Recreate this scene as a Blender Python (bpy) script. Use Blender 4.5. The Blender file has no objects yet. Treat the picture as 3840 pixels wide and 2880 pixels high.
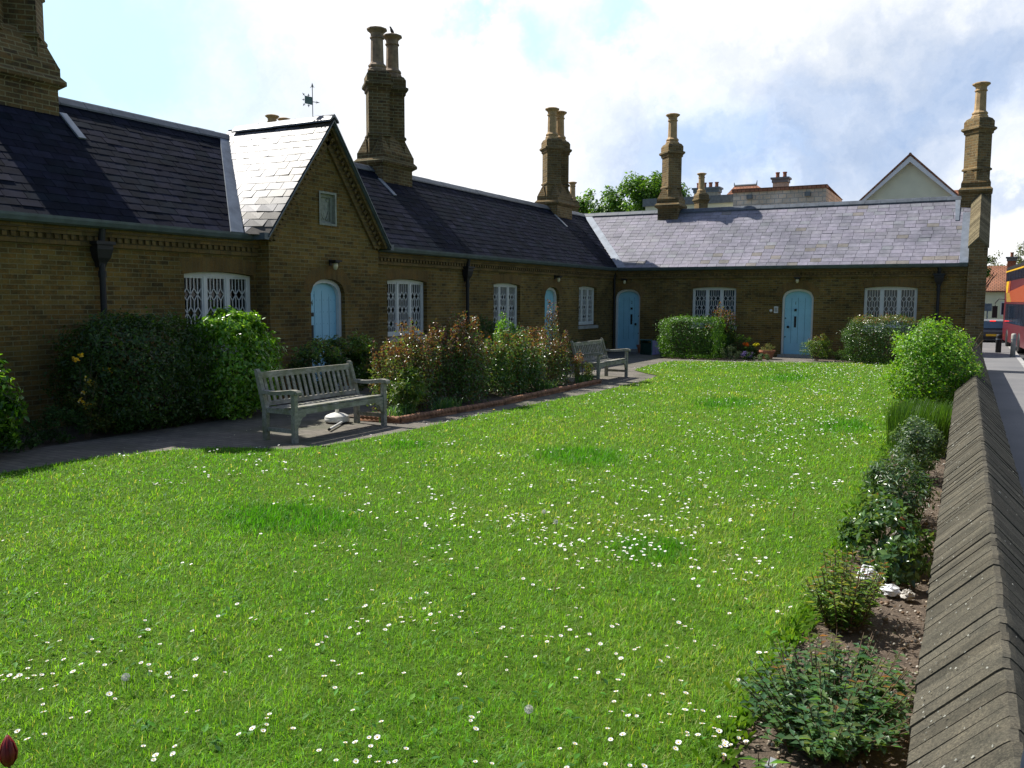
SUNEL, SUNAZ, SUNE = 50.0, 5.0, 5.0
CLW, SKYM, EXPO = 8.2, .75, 0.52
BAGP = (.230, 1.74, .67)
DAISY = "-149,260 -123,274 -154,258 -100,286 -104,285 -185,241 -183,243 -180,246 -112,284 -200,235 -195,241 -190,245 -130,282 -128,287 -184,255 -195,249 -76,308 -210,238 -204,245 -94,305 -200,249 -117,301 -92,310 -197,258 -79,315 -113,305 -73,317 -201,257 -78,317 -169,281 -81,318 -76,320 -121,306 -90,317 -87,318 -69,323 -78,321 -93,317 -260,204 -256,211 -74,324 -261,207 -103,318 -259,212 -202,267 -173,287 -82,326 -259,215 -231,245 -175,288 -74,329 -244,233 -84,327 -88,326 -171,293 -241,239 -117,319 -124,317 -271,207 -244,240 -116,323 -103,328 -115,324 -122,322 -244,243 -218,269 -77,338 -83,338 -98,334 -80,339 -246,247 -94,337 -93,338 -126,328 -247,251 -107,338 -97,342 -112,344 -276,234 -129,339 -274,238 -116,344 -191,309 -104,352 -312,194 -314,191 -150,340 -241,283 -133,348 -108,360 -198,322 -325,194 -134,354 -221,308 -316,210 -250,287 -182,335 -314,217 -238,299 -152,351 -295,244 -144,356 -295,247 -87,379 -330,207 -316,228 -251,299 -189,345 -122,376 -176,354 -322,231 -125,377 -259,302 -140,373 -338,212 -295,269 -303,263 -312,255 -145,377 -123,385 -160,374 -138,385 -318,259 -136,387 -324,252 -289,294 -120,395 -350,220 -347,225 -180,373 -156,384 -125,398 -318,273 -190,374 -84,411 -192,373 -80,412 -278,315 -182,379 -106,407 -292,303 -332,259 -169,387 -178,383 -186,380 -319,278 -335,259 -280,318 -216,365 -348,248 -117,411 -167,394 -355,239 -367,222 -238,357 -283,324 -363,231 -367,225 -366,228 -374,215 -208,378 -210,377 -205,380 -177,394 -269,338 -260,345 -371,222 -179,394 -358,245 -376,222 -375,224 -240,365 -160,407 -379,221 -274,343 -159,410 -376,229 -326,296 -354,262 -262,354 -257,358 -278,342 -121,425 -369,244 -125,425 -209,392 -347,278 -280,346 -254,366 -377,241 -258,366 -237,380 -251,371 -367,257 -276,353 -279,351 -263,364 -131,430 -240,381 -185,411 -384,236 -181,413 -242,381 -252,378 -238,387 -345,298 -251,382 -362,280 -268,373 -327,325 -188,422 -260,382 -311,343 -380,265 -331,325 -289,367 -391,256 -109,456 -370,288 -312,351 -274,383 -283,377 -262,392 -399,252 -280,382 -293,373 -351,320 -84,469 -278,393 -87,474 -409,255 -381,296 -247,415 -145,462 -316,368 -275,404 -354,337 -81,484 -213,444 -208,448 -109,482 -304,391 -197,455 -200,458 -226,447 -196,466 -224,455 -138,494 -237,456 -80,508 -125,500 -280,438 -96,512 -67,519 -143,505 -71,524 -270,455 -118,518 -120,518 -76,529 -212,491 -69,533 -187,504 -199,500 -78,533 -370,392 -218,493 -111,529 -212,499 -370,397 -308,447 -136,526 -119,531 -75,540 -130,530 -170,519 -173,519 -305,455 -152,527 -207,508 -222,502 -128,534 -313,452 -176,521 -171,523 -203,512 -300,462 -295,466 -335,439 -210,511 -229,503 -198,517 -312,458 -470,295 -214,513 -192,522 -220,511 -188,524 -199,522 -228,511 -227,512 -467,310 -159,538 -193,529 -157,541 -305,474 -356,443 -265,504 -208,532 -307,482 -433,373 -318,477 -349,455 -191,541 -278,503 -365,445 -177,549 -441,373 -191,546 -364,450 -355,458 -181,551 -185,551 -319,487 -388,436 -245,530 -315,492 -376,450 -251,530 -184,557 -190,556 -261,528 -317,497 -391,442 -371,459 -270,527 -371,462 -386,450 -236,544 -193,563 -184,567 -391,450 -303,516 -173,573 -247,546 -262,539 -315,511 -209,563 -360,481 -205,565 -311,516 -201,568 -155,583 -348,493 -344,496 -193,572 -175,578 -252,551 -186,583 -182,585 -177,588 -196,582 -527,324 -415,464 -374,499 -348,518 -336,527 -199,595 -397,486 -212,591 -173,605 -301,554 -186,603 -446,447 -393,495 -348,528 -337,536 -185,606 -356,525 -207,601 -221,597 -268,578 -235,594 -361,532 -261,588 -194,615 -235,601 -325,559 -201,615 -210,612 -462,455 -222,612 -248,603 -368,540 -247,606 -344,558 -164,635 -348,556 -374,540 -321,575 -176,636 -206,627 -199,630 -402,526 -204,630 -331,574 -367,552 -370,550 -349,568 -356,564 -221,633 -226,632 -210,639 -335,587 -232,637 -592,348 -597,369"
import bpy, math, random
import numpy as np
from mathutils import Vector, Matrix
from mathutils.geometry import tessellate_polygon
rnd = random.Random(7); rng = np.random.default_rng(11)
SC = bpy.context.scene; COL = SC.collection
WA, WB, HW, ZE, ZR = -10.88, 27.47, 2.02, 2.80, 4.84     # wing A wall x, wing B wall y, half depth, eaves, ridge
R = math.radians

# ------------------------------------------------------------------ materials
def mat(name):
    m = bpy.data.materials.new(name); m.use_nodes = True
    nt = m.node_tree; nt.nodes.clear()
    out = nt.nodes.new('ShaderNodeOutputMaterial'); p = nt.nodes.new('ShaderNodeBsdfPrincipled')
    nt.links.new(p.outputs[0], out.inputs[0]); return m, nt, p
def N(nt, t, **kw):
    n = nt.nodes.new('ShaderNode' + t)
    for k, v in kw.items():
        if k in n.inputs.keys(): n.inputs[k].default_value = v
        else: setattr(n, k, v)
    return n
def ramp(nt, fac, stops):
    n = nt.nodes.new('ShaderNodeValToRGB'); cr = n.color_ramp
    while len(cr.elements) < len(stops): cr.elements.new(.5)
    for e, (p, c) in zip(cr.elements, stops): e.position = p; e.color = (*c, 1) if len(c) == 3 else c
    nt.links.new(fac, n.inputs[0]); return n.outputs[0]
def mixc(nt, fac, a, b, mode='MIX'):
    n = nt.nodes.new('ShaderNodeMix'); n.data_type = 'RGBA'; n.blend_type = mode
    for s, v in ((n.inputs['Factor'], fac), (n.inputs[6], a), (n.inputs[7], b)):
        if hasattr(v, 'is_output'): nt.links.new(v, s)
        else: s.default_value = v if isinstance(v, (int, float)) else (*v, 1)
    return n.outputs[2]
def coord(nt, kind='Object'):
    return N(nt, 'TexCoord').outputs[kind]
def noise(nt, vec, scale, detail=4, rough=.55):
    n = N(nt, 'TexNoise', Scale=scale, Detail=detail, Roughness=rough); nt.links.new(vec, n.inputs['Vector']); return n.outputs['Fac']
def bump(nt, p, h, strength, dist=.01):
    b = N(nt, 'Bump', Strength=strength, Distance=dist); nt.links.new(h, b.inputs['Height']); nt.links.new(b.outputs[0], p.inputs['Normal'])
def simple(name, c, rough=.6, metal=0, var=.25, scale=6, spec=.5, bmp=.15):
    m, nt, p = mat(name); co = coord(nt)
    f = noise(nt, co, scale, 5)
    c2 = tuple(x * (1 - var) for x in c); c1 = tuple(min(1, x * (1 + var)) for x in c)
    nt.links.new(ramp(nt, f, [(.3, c2), (.7, c1)]), p.inputs['Base Color'])
    p.inputs['Roughness'].default_value = rough; p.inputs['Metallic'].default_value = metal
    p.inputs['Specular IOR Level'].default_value = spec
    if bmp: bump(nt, p, noise(nt, co, scale * 8, 3), bmp, .004)
    return m
def brick(name, ca, cb, mortar, rough=.9, bw=.225, rh=.075, ms=.006, dirt=.6):
    m, nt, p = mat(name); uv = coord(nt, 'UV')
    b = N(nt, 'TexBrick', Scale=1.0); b.inputs['Brick Width'].default_value = bw; b.inputs['Row Height'].default_value = rh
    b.inputs['Mortar Size'].default_value = ms; b.inputs['Mortar Smooth'].default_value = .25; b.inputs['Bias'].default_value = -.1
    b.inputs['Color1'].default_value = (*ca, 1); b.inputs['Color2'].default_value = (*cb, 1); b.inputs['Mortar'].default_value = (*mortar, 1)
    nt.links.new(uv, b.inputs['Vector'])
    # second, odd-brick variation with cell noise on brick cells
    n1 = noise(nt, uv, .9, 4); n2 = noise(nt, uv, 5.5, 6, .7); n3 = noise(nt, uv, 38, 4, .7)
    c = mixc(nt, ramp(nt, n2, [(.42, (0, 0, 0)), (.72, (1, 1, 1))]), b.outputs['Color'], (ca[0] * 1.35, ca[1] * 1.05, ca[2] * .8))
    mx = N(nt, 'Math', operation='MULTIPLY'); nt.links.new(b.outputs['Fac'], mx.inputs[0]); mx.inputs[1].default_value = 1
    c = mixc(nt, mx.outputs[0], c, b.outputs['Color'])
    c = mixc(nt, ramp(nt, n1, [(.35, (0, 0, 0)), (.75, (1, 1, 1))]), c, mixc(nt, 1.0, c, (dirt, dirt * 1.02, dirt * .95), 'MULTIPLY'))
    c = mixc(nt, .55, c, mixc(nt, 1.0, c, ramp(nt, n3, [(.25, (.45, .45, .45)), (.75, (1.45, 1.45, 1.45))]), 'MULTIPLY'))
    nt.links.new(c, p.inputs['Base Color']); p.inputs['Roughness'].default_value = rough
    p.inputs['Specular IOR Level'].default_value = .2
    mt = N(nt, 'Math', operation='MULTIPLY_ADD'); nt.links.new(b.outputs['Fac'], mt.inputs[0]); mt.inputs[1].default_value = -1; nt.links.new(n3, mt.inputs[2])
    bump(nt, p, mt.outputs[0], .7, .006); return m
def attrmat(name, rough=.5, trans=0., spec=.4, nscale=0, gain=(1.5, 1.5, .7), nvar=.3):
    m, nt, p = mat(name); a = N(nt, 'Attribute', attribute_name='Col'); c = a.outputs['Color']
    if nscale:
        co = coord(nt); f = noise(nt, co, nscale, 6, .65)
        c = mixc(nt, 1.0, c, ramp(nt, f, [(.3, (1 - nvar,) * 3), (.7, (1 + nvar,) * 3)]), 'MULTIPLY')
        c = mixc(nt, 1.0, c, ramp(nt, noise(nt, co, .9, 7, .7), [(.32, (.66, .70, .68)), (.55, (1.05, 1.05, 1.05)), (.75, (1.25, 1.2, 1.15))]), 'MULTIPLY')
        bump(nt, p, noise(nt, co, nscale * 5, 4), .3, .003)
    nt.links.new(c, p.inputs['Base Color']); p.inputs['Roughness'].default_value = rough
    p.inputs['Specular IOR Level'].default_value = spec
    if trans:
        t = N(nt, 'BsdfTranslucent'); nt.links.new(mixc(nt, 1.0, c, gain, 'MULTIPLY'), t.inputs['Color'])
        mx = N(nt, 'MixShader'); mx.inputs[0].default_value = trans
        out = [n for n in nt.nodes if n.type == 'OUTPUT_MATERIAL'][0]
        nt.links.new(p.outputs[0], mx.inputs[1]); nt.links.new(t.outputs[0], mx.inputs[2]); nt.links.new(mx.outputs[0], out.inputs[0])
    return m
M = {}
M['brick'] = brick('stock_brick', (.215, .150, .046), (.066, .048, .023), (.24, .205, .10), bw=.215, rh=.066, ms=.007, dirt=.42)
M['chbrick'] = brick('chimney_brick', (.235, .170, .080), (.085, .062, .036), (.29, .24, .14), dirt=.42, ms=.009)
M['sootbrick'] = brick('sooty_brick', (.17, .125, .06), (.055, .042, .028), (.27, .235, .13), dirt=.4, ms=.009)
M['gaugebrick'] = brick('gauged_brick', (.19, .13, .05), (.13, .085, .035), (.16, .125, .065), bw=.07, rh=.4, ms=.004)
M['cornice'] = brick('cornice_brick', (.19, .14, .06), (.10, .07, .03), (.10, .08, .05), rh=.07)
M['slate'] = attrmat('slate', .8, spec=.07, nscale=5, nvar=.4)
M['slatelit'] = attrmat('sunlit_slate', .40, spec=.5, nscale=7, nvar=.2)  # lit copy of the slate for the sunny wing B slope
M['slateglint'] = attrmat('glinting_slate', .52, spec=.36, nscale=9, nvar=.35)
M['lead'] = simple('lead', (.22, .25, .29), .42, .3, .25, 4)
M['gutter'] = simple('gutter_paint', (.085, .11, .125), .45, 0, .25, 5)
M['ridge'] = simple('ridge_slate', (.075, .09, .11), .5, 0, .3, 6)
M['black'] = simple('black_iron', (.007, .007, .009), .6, 0, .3, 10)
M['white'] = simple('white_paint', (.66, .66, .63), .45, 0, .07, 9, bmp=.05)
M['door'] = simple('pale_blue_paint', (.29, .58, .71), .45, 0, .06, 3, bmp=.05)
M['groove'] = simple('groove_blue', (.07, .22, .33), .6)
M['stone'] = simple('sill_stone', (.36, .35, .31), .85, 0, .2, 9)
M['stonedk'] = simple('plaque_stone', (.26, .27, .23), .85, 0, .25, 12)
M['buff'] = simple('buff_pot', (.42, .28, .135), .8, 0, .28, 7)
M['sootpot'] = simple('sooty_pot', (.24, .17, .11), .85, 0, .45, 7)
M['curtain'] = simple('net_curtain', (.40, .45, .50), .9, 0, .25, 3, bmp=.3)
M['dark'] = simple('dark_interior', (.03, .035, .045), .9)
m, nt, p = mat('window_glass'); nt.nodes.remove(p); o_ = [q for q in nt.nodes if q.type == 'OUTPUT_MATERIAL'][0]
gl_, tr_, mx_, fr_ = N(nt, 'BsdfGlossy', Roughness=.04), N(nt, 'BsdfTransparent'), N(nt, 'MixShader'), N(nt, 'Fresnel', IOR=1.6)
tr_.inputs[0].default_value = (.80, .86, .90, 1); nt.links.new(fr_.outputs[0], mx_.inputs[0]); nt.links.new(tr_.outputs[0], mx_.inputs[1]); nt.links.new(gl_.outputs[0], mx_.inputs[2]); nt.links.new(mx_.outputs[0], o_.inputs[0]); M['glass'] = m
M['darkbacking'] = simple('dark_backing', (.10, .14, .17), .9, 0, .3, 3)  # dark sheet added behind wing B's dark, uncurtained glass
M['teak'] = None
def wood():
    m, nt, p = mat('weathered_teak'); co = coord(nt)
    mp = N(nt, 'Mapping'); mp.inputs['Scale'].default_value = (9, 1.3, 4); nt.links.new(co, mp.inputs[0])
    f = noise(nt, mp.outputs[0], 6, 6, .7); g = noise(nt, co, 5, 4)
    c = ramp(nt, f, [(.3, (.13, .125, .105)), (.55, (.30, .285, .245)), (.8, (.44, .42, .375))])
    c = mixc(nt, ramp(nt, g, [(.45, (0, 0, 0)), (.75, (1, 1, 1))]), c, (.13, .135, .055))
    nt.links.new(c, p.inputs['Base Color']); p.inputs['Roughness'].default_value = .8; bump(nt, p, f, .4, .003); return m
M['teak'] = wood()
M['leaf'] = attrmat('leaf', .38, .42, .5, gain=(2.0, 1.9, .7))
M['leafgloss'] = attrmat('glossy_leaf', .26, .34, .6, gain=(2.0, 1.9, .7))
M['leafdull'] = attrmat('dull_leaf', .6, .35, .25)
M['grass'] = attrmat('grass_blade', .5, .45, .3, gain=(1.9, 1.75, .6))
M['petal'] = simple('white_petal', (.85, .85, .85), .6, 0, .03, 20, bmp=0)
M['yellow'] = simple('yellow_floret', (.75, .48, .03), .7, 0, .15, 20, bmp=0)
M['stem'] = simple('green_stem', (.06, .10, .025), .7, bmp=0)
M['cane'] = simple('brown_cane', (.10, .065, .035), .8, 0, .35, 14)
M['bark'] = simple('bark', (.10, .08, .06), .9, 0, .35, 6)
M['terra'] = simple('terracotta', (.38, .15, .08), .8, 0, .3, 9)
M['plastic_w'] = simple('white_plastic', (.72, .71, .67), .4, 0, .08, 9, bmp=.03)
M['bag'] = simple('white_bag', (.70, .71, .72), .35, 0, .1, 12)

def soilmat():
    m, nt, p = mat('soil'); co = coord(nt)
    a = noise(nt, co, 14, 7, .7); b = noise(nt, co, 60, 4, .7)
    v = N(nt, 'TexVoronoi', Scale=38.0); nt.links.new(co, v.inputs['Vector'])
    c = ramp(nt, a, [(.3, (.055, .040, .028)), (.7, (.16, .12, .085))])
    c = mixc(nt, ramp(nt, v.outputs['Distance'], [(.12, (1, 1, 1)), (.25, (0, 0, 0))]), c, (.25, .20, .15))
    nt.links.new(c, p.inputs['Base Color']); p.inputs['Roughness'].default_value = .95; bump(nt, p, b, .8, .02); return m
M['soil'] = soilmat()
def lawnmat():
    m, nt, p = mat('lawn_thatch'); co = coord(nt)
    a = noise(nt, co, 1.1, 5, .6); b = noise(nt, co, 40, 5, .7)
    c = ramp(nt, a, [(.3, (.065, .145, .012)), (.7, (.115, .18, .022))])
    c = mixc(nt, 1.0, c, ramp(nt, b, [(.25, (.5, .5, .5)), (.75, (1.4, 1.4, 1.4))]), 'MULTIPLY')
    nt.links.new(c, p.inputs['Base Color']); p.inputs['Roughness'].default_value = 1; p.inputs['Specular IOR Level'].default_value = .1
    bump(nt, p, b, 1, .03); return m
M['lawn'] = lawnmat()
def paving():
    m, nt, p = mat('paving_setts'); uv = coord(nt, 'UV')
    b = N(nt, 'TexBrick', Scale=1.0); b.inputs['Brick Width'].default_value = .21; b.inputs['Row Height'].default_value = .105
    b.inputs['Mortar Size'].default_value = .005; b.inputs['Color1'].default_value = (.19, .17, .145, 1); b.inputs['Color2'].default_value = (.14, .125, .11, 1)
    b.inputs['Mortar'].default_value = (.05, .045, .035, 1); nt.links.new(uv, b.inputs['Vector'])
    a = noise(nt, uv, 2.2, 6, .7); f = noise(nt, uv, 55, 4, .7)
    c = mixc(nt, 1.0, b.outputs['Color'], ramp(nt, a, [(.3, (.6, .6, .58)), (.7, (1.25, 1.22, 1.15))]), 'MULTIPLY')
    c = mixc(nt, ramp(nt, f, [(.62, (0, 0, 0)), (.72, (1, 1, 1))]), c, (.30, .28, .23)); c = mixc(nt, ramp(nt, noise(nt, uv, .8, 7, .75), [(.48, (0, 0, 0)), (.62, (.7, .7, .7))]), c, (.075, .08, .045))
    nt.links.new(c, p.inputs['Base Color']); p.inputs['Roughness'].default_value = .9; bump(nt, p, f, .4, .004); return m
M['paving'] = paving()
def asphalt(name, c0, c1, sc=3):
    m, nt, p = mat(name); co = coord(nt); a = noise(nt, co, sc / 6, 5, .6); f = noise(nt, co, 120, 3, .7)
    c = mixc(nt, 1.0, ramp(nt, a, [(.3, c0), (.7, c1)]), ramp(nt, f, [(.3, (.75,) * 3), (.7, (1.25,) * 3)]), 'MULTIPLY')
    nt.links.new(c, p.inputs['Base Color']); p.inputs['Roughness'].default_value = .85; bump(nt, p, f, .4, .004); return m
M['pavement'] = asphalt('pavement_asphalt', (.13, .13, .135), (.20, .195, .19))
M['road'] = asphalt('road_asphalt', (.045, .045, .05), (.07, .07, .072))
M['far'] = asphalt('far_ground', (.06, .09, .03), (.09, .11, .05))
M['kerb'] = simple('kerb_stone', (.38, .37, .35), .9)
M['tumbled'] = attrmat('coping_brick', .95, spec=.12, nscale=45, nvar=.55)
m, nt, p = mat('coping_weathered'); a_ = N(nt, 'Attribute', attribute_name='Col'); co = coord(nt); f1, f2, f3 = noise(nt, co, 130, 5, .75), noise(nt, co, 9, 6, .65), noise(nt, co, 420, 2, .6)
c = mixc(nt, 1.0, a_.outputs['Color'], ramp(nt, f1, [(.30, (.45, .45, .45)), (.5, (.95, .95, .95)), (.72, (1.9, 1.85, 1.7))]), 'MULTIPLY'); c = mixc(nt, 1.0, c, ramp(nt, f2, [(.3, (.72, .74, .72)), (.7, (1.3, 1.26, 1.15))]), 'MULTIPLY')
c = mixc(nt, ramp(nt, f3, [(.68, (0, 0, 0)), (.74, (1, 1, 1))]), c, (.26, .25, .20)); nt.links.new(c, p.inputs['Base Color']); p.inputs['Roughness'].default_value = .95; p.inputs['Specular IOR Level'].default_value = .1; bump(nt, p, f1, .8, .004); M['copingm'] = m
M['slope_coping'] = None


M['vane'] = simple('verdigris', (.16, .22, .20), .6); M['redpetal'] = simple('red_petal', (.20, .008, .012), .5, 0, .3, 20); M['straw'] = simple('straw', (.34, .20, .10), .8)
M['busred'] = simple('maroon_paint', (.12, .012, .018), .3, 0, .15, 2); M['carpaint'] = simple('grey_paint', (.06, .065, .08), .25, .3, .1); M['taillight'] = simple('red_lens', (.3, .01, .01), .2, 0, .1)
m, nt, p = mat('brake_light'); p.inputs['Base Color'].default_value = (.8, .02, .01, 1); p.inputs['Emission Color'].default_value = (1, .03, .02, 1); p.inputs['Emission Strength'].default_value = 2; M['brake'] = m

# ------------------------------------------------------------------ mesh helpers
class MB:
    def __init__(s): s.v = []; s.f = []; s.mi = []; s.c = []
    def add(s, vs, fs, mi=0, col=(1, 1, 1), M4=None):
        o = len(s.v)
        for q in vs:
            q = Vector(q); s.v.append(tuple(M4 @ q) if M4 else tuple(q)); s.c.append(col)
        for f in fs: s.f.append(tuple(i + o for i in f)); s.mi.append(mi)
        return s
    def box(s, x0, y0, z0, x1, y1, z1, mi=0, col=(1, 1, 1), M4=None):
        vs = [(x, y, z) for z in (z0, z1) for y in (y0, y1) for x in (x0, x1)]
        return s.add(vs, [(0, 2, 3, 1), (4, 5, 7, 6), (0, 1, 5, 4), (2, 6, 7, 3), (0, 4, 6, 2), (1, 3, 7, 5)], mi, col, M4)
    def rings(s, rs, mi=0, cap=True, col=(1, 1, 1), M4=None):      # list of equal-length loops
        n = len(rs[0]); vs = [q for r in rs for q in r]; fs = []
        for i in range(len(rs) - 1):
            for j in range(n):
                k = (j + 1) % n; fs.append((i * n + j, i * n + k, (i + 1) * n + k, (i + 1) * n + j))
        if cap: fs.append(tuple(reversed(range(n)))); fs.append(tuple(range((len(rs) - 1) * n, len(rs) * n)))
        return s.add(vs, fs, mi, col, M4)
    def lathe(s, cx, cy, prof, seg=12, mi=0, rot=0, sx=1, sy=1, M4=None, col=(1, 1, 1)):
        return s.rings([[(cx + r * sx * math.cos(rot + 2 * math.pi * k / seg), cy + r * sy * math.sin(rot + 2 * math.pi * k / seg), z) for k in range(seg)] for r, z in prof], mi, True, col, M4)
    def tube(s, pts, rad, seg=6, mi=0, col=(1, 1, 1)):
        pts = [Vector(q) for q in pts]; rs = []
        for i, q in enumerate(pts):
            d = (pts[min(i + 1, len(pts) - 1)] - pts[max(i - 1, 0)]).normalized()
            a = d.cross(Vector((0, 0, 1)))
            if a.length < .05: a = d.cross(Vector((1, 0, 0)))
            a.normalize(); b = a.cross(d)
            r = rad[i] if isinstance(rad, (list, tuple)) else rad
            rs.append([tuple(q + r * (math.cos(2 * math.pi * k / seg) * a + math.sin(2 * math.pi * k / seg) * b)) for k in range(seg)])
        return s.rings(rs, mi, True, col)
    def beam(s, p0, p1, w, h, mi=0, up=(0, 0, 1), col=(1, 1, 1)):    # rectangular bar between two points
        p0, p1 = Vector(p0), Vector(p1); d = (p1 - p0).normalized(); a = d.cross(Vector(up)).normalized() * w / 2; b = a.normalized().cross(d) * h / 2
        return s.rings([[tuple(q + u * a + v * b) for u, v in ((-1, -1), (1, -1), (1, 1), (-1, 1))] for q in (p0, p1)], mi, True, col)
    def build(s, name, mats, parent=None, smooth=False, loc=None):
        return mkobj(name, s.v, s.f, mats, parent, s.mi, s.c, smooth, loc)
def mkobj(name, v, f, mats, parent=None, mi=None, cols=None, smooth=False, loc=None):
    me = bpy.data.meshes.new(name); me.from_pydata(v, [], f); me.validate(clean_customdata=False)
    if not isinstance(mats, (list, tuple)): mats = [mats]
    for m in mats: me.materials.append(m)
    if mi is not None and len(mats) > 1 and len(mi) == len(me.polygons): me.polygons.foreach_set('material_index', mi)
    if cols is not None and len(cols) == len(me.vertices):
        a = me.attributes.new('Col', 'FLOAT_COLOR', 'POINT'); a.data.foreach_set('color', np.c_[np.array(cols, dtype=np.float32), np.ones(len(cols))].astype(np.float32).ravel())
    # recalc normals
    import bmesh
    bm = bmesh.new(); bm.from_mesh(me); bmesh.ops.recalc_face_normals(bm, faces=bm.faces); bm.to_mesh(me); bm.free()
    # metric box uvs along each face's own slope
    uv = me.uv_layers.new(name='UVMap'); buf = np.zeros(len(me.loops) * 2, dtype=np.float32)
    for p in me.polygons:
        n = p.normal
        if abs(n.z) > .94: U, V = Vector((1, 0, 0)), Vector((0, 1, 0))
        else:
            U = Vector((-n.y, n.x, 0)).normalized(); V = n.cross(U)
            if abs(U.x) > abs(U.y):
                if U.x < 0: U = -U
            elif U.y < 0: U = -U
            if V.z < 0: V = -V
        for li in p.loop_indices:
            co = me.vertices[me.loops[li].vertex_index].co
            buf[2 * li] = co.dot(U); buf[2 * li + 1] = co.dot(V)
    uv.data.foreach_set('uv', buf)
    if smooth: me.polygons.foreach_set('use_smooth', [True] * len(me.polygons))
    o = bpy.data.objects.new(name, me); COL.objects.link(o)
    if parent: o.parent = parent
    if loc: o.location = loc
    return o
def fastmesh(name, V, F, mats, cols, parent=None):                    # numpy: V (n,3), F list of (array, k) triangles
    me = bpy.data.meshes.new(name); nf = len(F)
    me.vertices.add(len(V)); me.vertices.foreach_set('co', V.astype(np.float32).ravel())
    me.loops.add(nf * 3); me.loops.foreach_set('vertex_index', F.astype(np.int32).ravel())
    me.polygons.add(nf); me.polygons.foreach_set('loop_start', np.arange(0, nf * 3, 3, dtype=np.int32))
    me.polygons.foreach_set('loop_total', np.full(nf, 3, dtype=np.int32)) if False else None
    me.update(calc_edges=True)
    a = me.attributes.new('Col', 'FLOAT_COLOR', 'POINT'); a.data.foreach_set('color', np.c_[cols, np.ones(len(cols))].astype(np.float32).ravel())
    me.materials.append(mats); o = bpy.data.objects.new(name, me); COL.objects.link(o)
    if parent: o.parent = parent
    return o
def tag(o, label=None, cat=None, group=None, kind=None):
    for k, v in (('label', label), ('category', cat), ('group', group), ('kind', kind)):
        if v: o[k] = v
    return o
def thing(name, label, cat, loc=(0, 0, 0), group=None, rz=0):
    o = bpy.data.objects.new(name, None); COL.objects.link(o); o.location = loc; o.rotation_euler = (0, 0, rz); o.empty_display_size = .1
    return tag(o, label, cat, group)
def copytree(o, parent=None):
    c = o.copy(); COL.objects.link(c); c.parent = parent
    for ch in [x for x in o.children]: copytree(ch, c)
    return c
def sheet(name, pts, z, m, kind='structure'):
    tri = tessellate_polygon([[Vector((x, y, 0)) for x, y in pts]])
    o = mkobj(name, [(x, y, z if not callable(z) else z(x, y)) for x, y in pts], [tuple(t) for t in tri], m)
    if kind: o['kind'] = kind
    return o

# ------------------------------------------------------------------ camera, light, sky
cam = bpy.data.cameras.new('camera'); co_ = bpy.data.objects.new('camera', cam); COL.objects.link(co_); SC.camera = co_
yaw, pitch, roll = .4938, .0985, .0042
F_ = Vector((-math.sin(yaw) * math.cos(pitch), math.cos(yaw) * math.cos(pitch), -math.sin(pitch))); R_ = Vector((math.cos(yaw), math.sin(yaw), 0)); U_ = R_.cross(F_)
R2 = math.cos(roll) * R_ + math.sin(roll) * U_; U2 = -math.sin(roll) * R_ + math.cos(roll) * U_
co_.matrix_world = Matrix(((R2.x, U2.x, -F_.x, 0), (R2.y, U2.y, -F_.y, 0), (R2.z, U2.z, -F_.z, 1.75), (0, 0, 0, 1)))
cam.sensor_width = 36; cam.lens = 36 * 1852.1 / 2212; cam.clip_end = 3000; cam.clip_start = .05
SUN_EL, SUN_AZ = R(SUNEL), R(SUNAZ)          # azimuth: degrees from -X towards +Y
sd = Vector((-math.cos(SUN_EL) * math.cos(SUN_AZ), math.cos(SUN_EL) * math.sin(SUN_AZ), math.sin(SUN_EL)))
sl = bpy.data.lights.new('sun', 'SUN'); sl.energy = SUNE; sl.angle = R(.5); sl.color = (1, .96, .89)
so = bpy.data.objects.new('sun', sl); COL.objects.link(so); so.rotation_euler = sd.to_track_quat('Z', 'Y').to_euler()
w = bpy.data.worlds.new('World'); SC.world = w; w.use_nodes = True; nt = w.node_tree; nt.nodes.clear()
out = nt.nodes.new('ShaderNodeOutputWorld'); bg = nt.nodes.new('ShaderNodeBackground'); nt.links.new(bg.outputs[0], out.inputs[0])
sky = nt.nodes.new('ShaderNodeTexSky'); sky.sky_type = 'NISHITA'; sky.sun_disc = False; sky.sun_elevation = SUN_EL
sky.sun_rotation = math.atan2(sd.x, sd.y); bg.inputs[1].default_value = .1
g = coord(nt, 'Generated'); sep = N(nt, 'SeparateXYZ'); nt.links.new(g, sep.inputs[0])
def mth(op, a, b=None, c=None, clamp=False):
    n = N(nt, 'Math', operation=op); n.use_clamp = clamp
    for i, v in enumerate((a, b, c)):
        if v is None: continue
        if hasattr(v, 'is_output'): nt.links.new(v, n.inputs[i])
        else: n.inputs[i].default_value = v
    return n.outputs[0]
def pxdir(x, y):
    d = F_ + (x - 1106) / 1852.1 * R2 - (y - 829.5) / 1852.1 * U2; return d.normalized()
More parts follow.
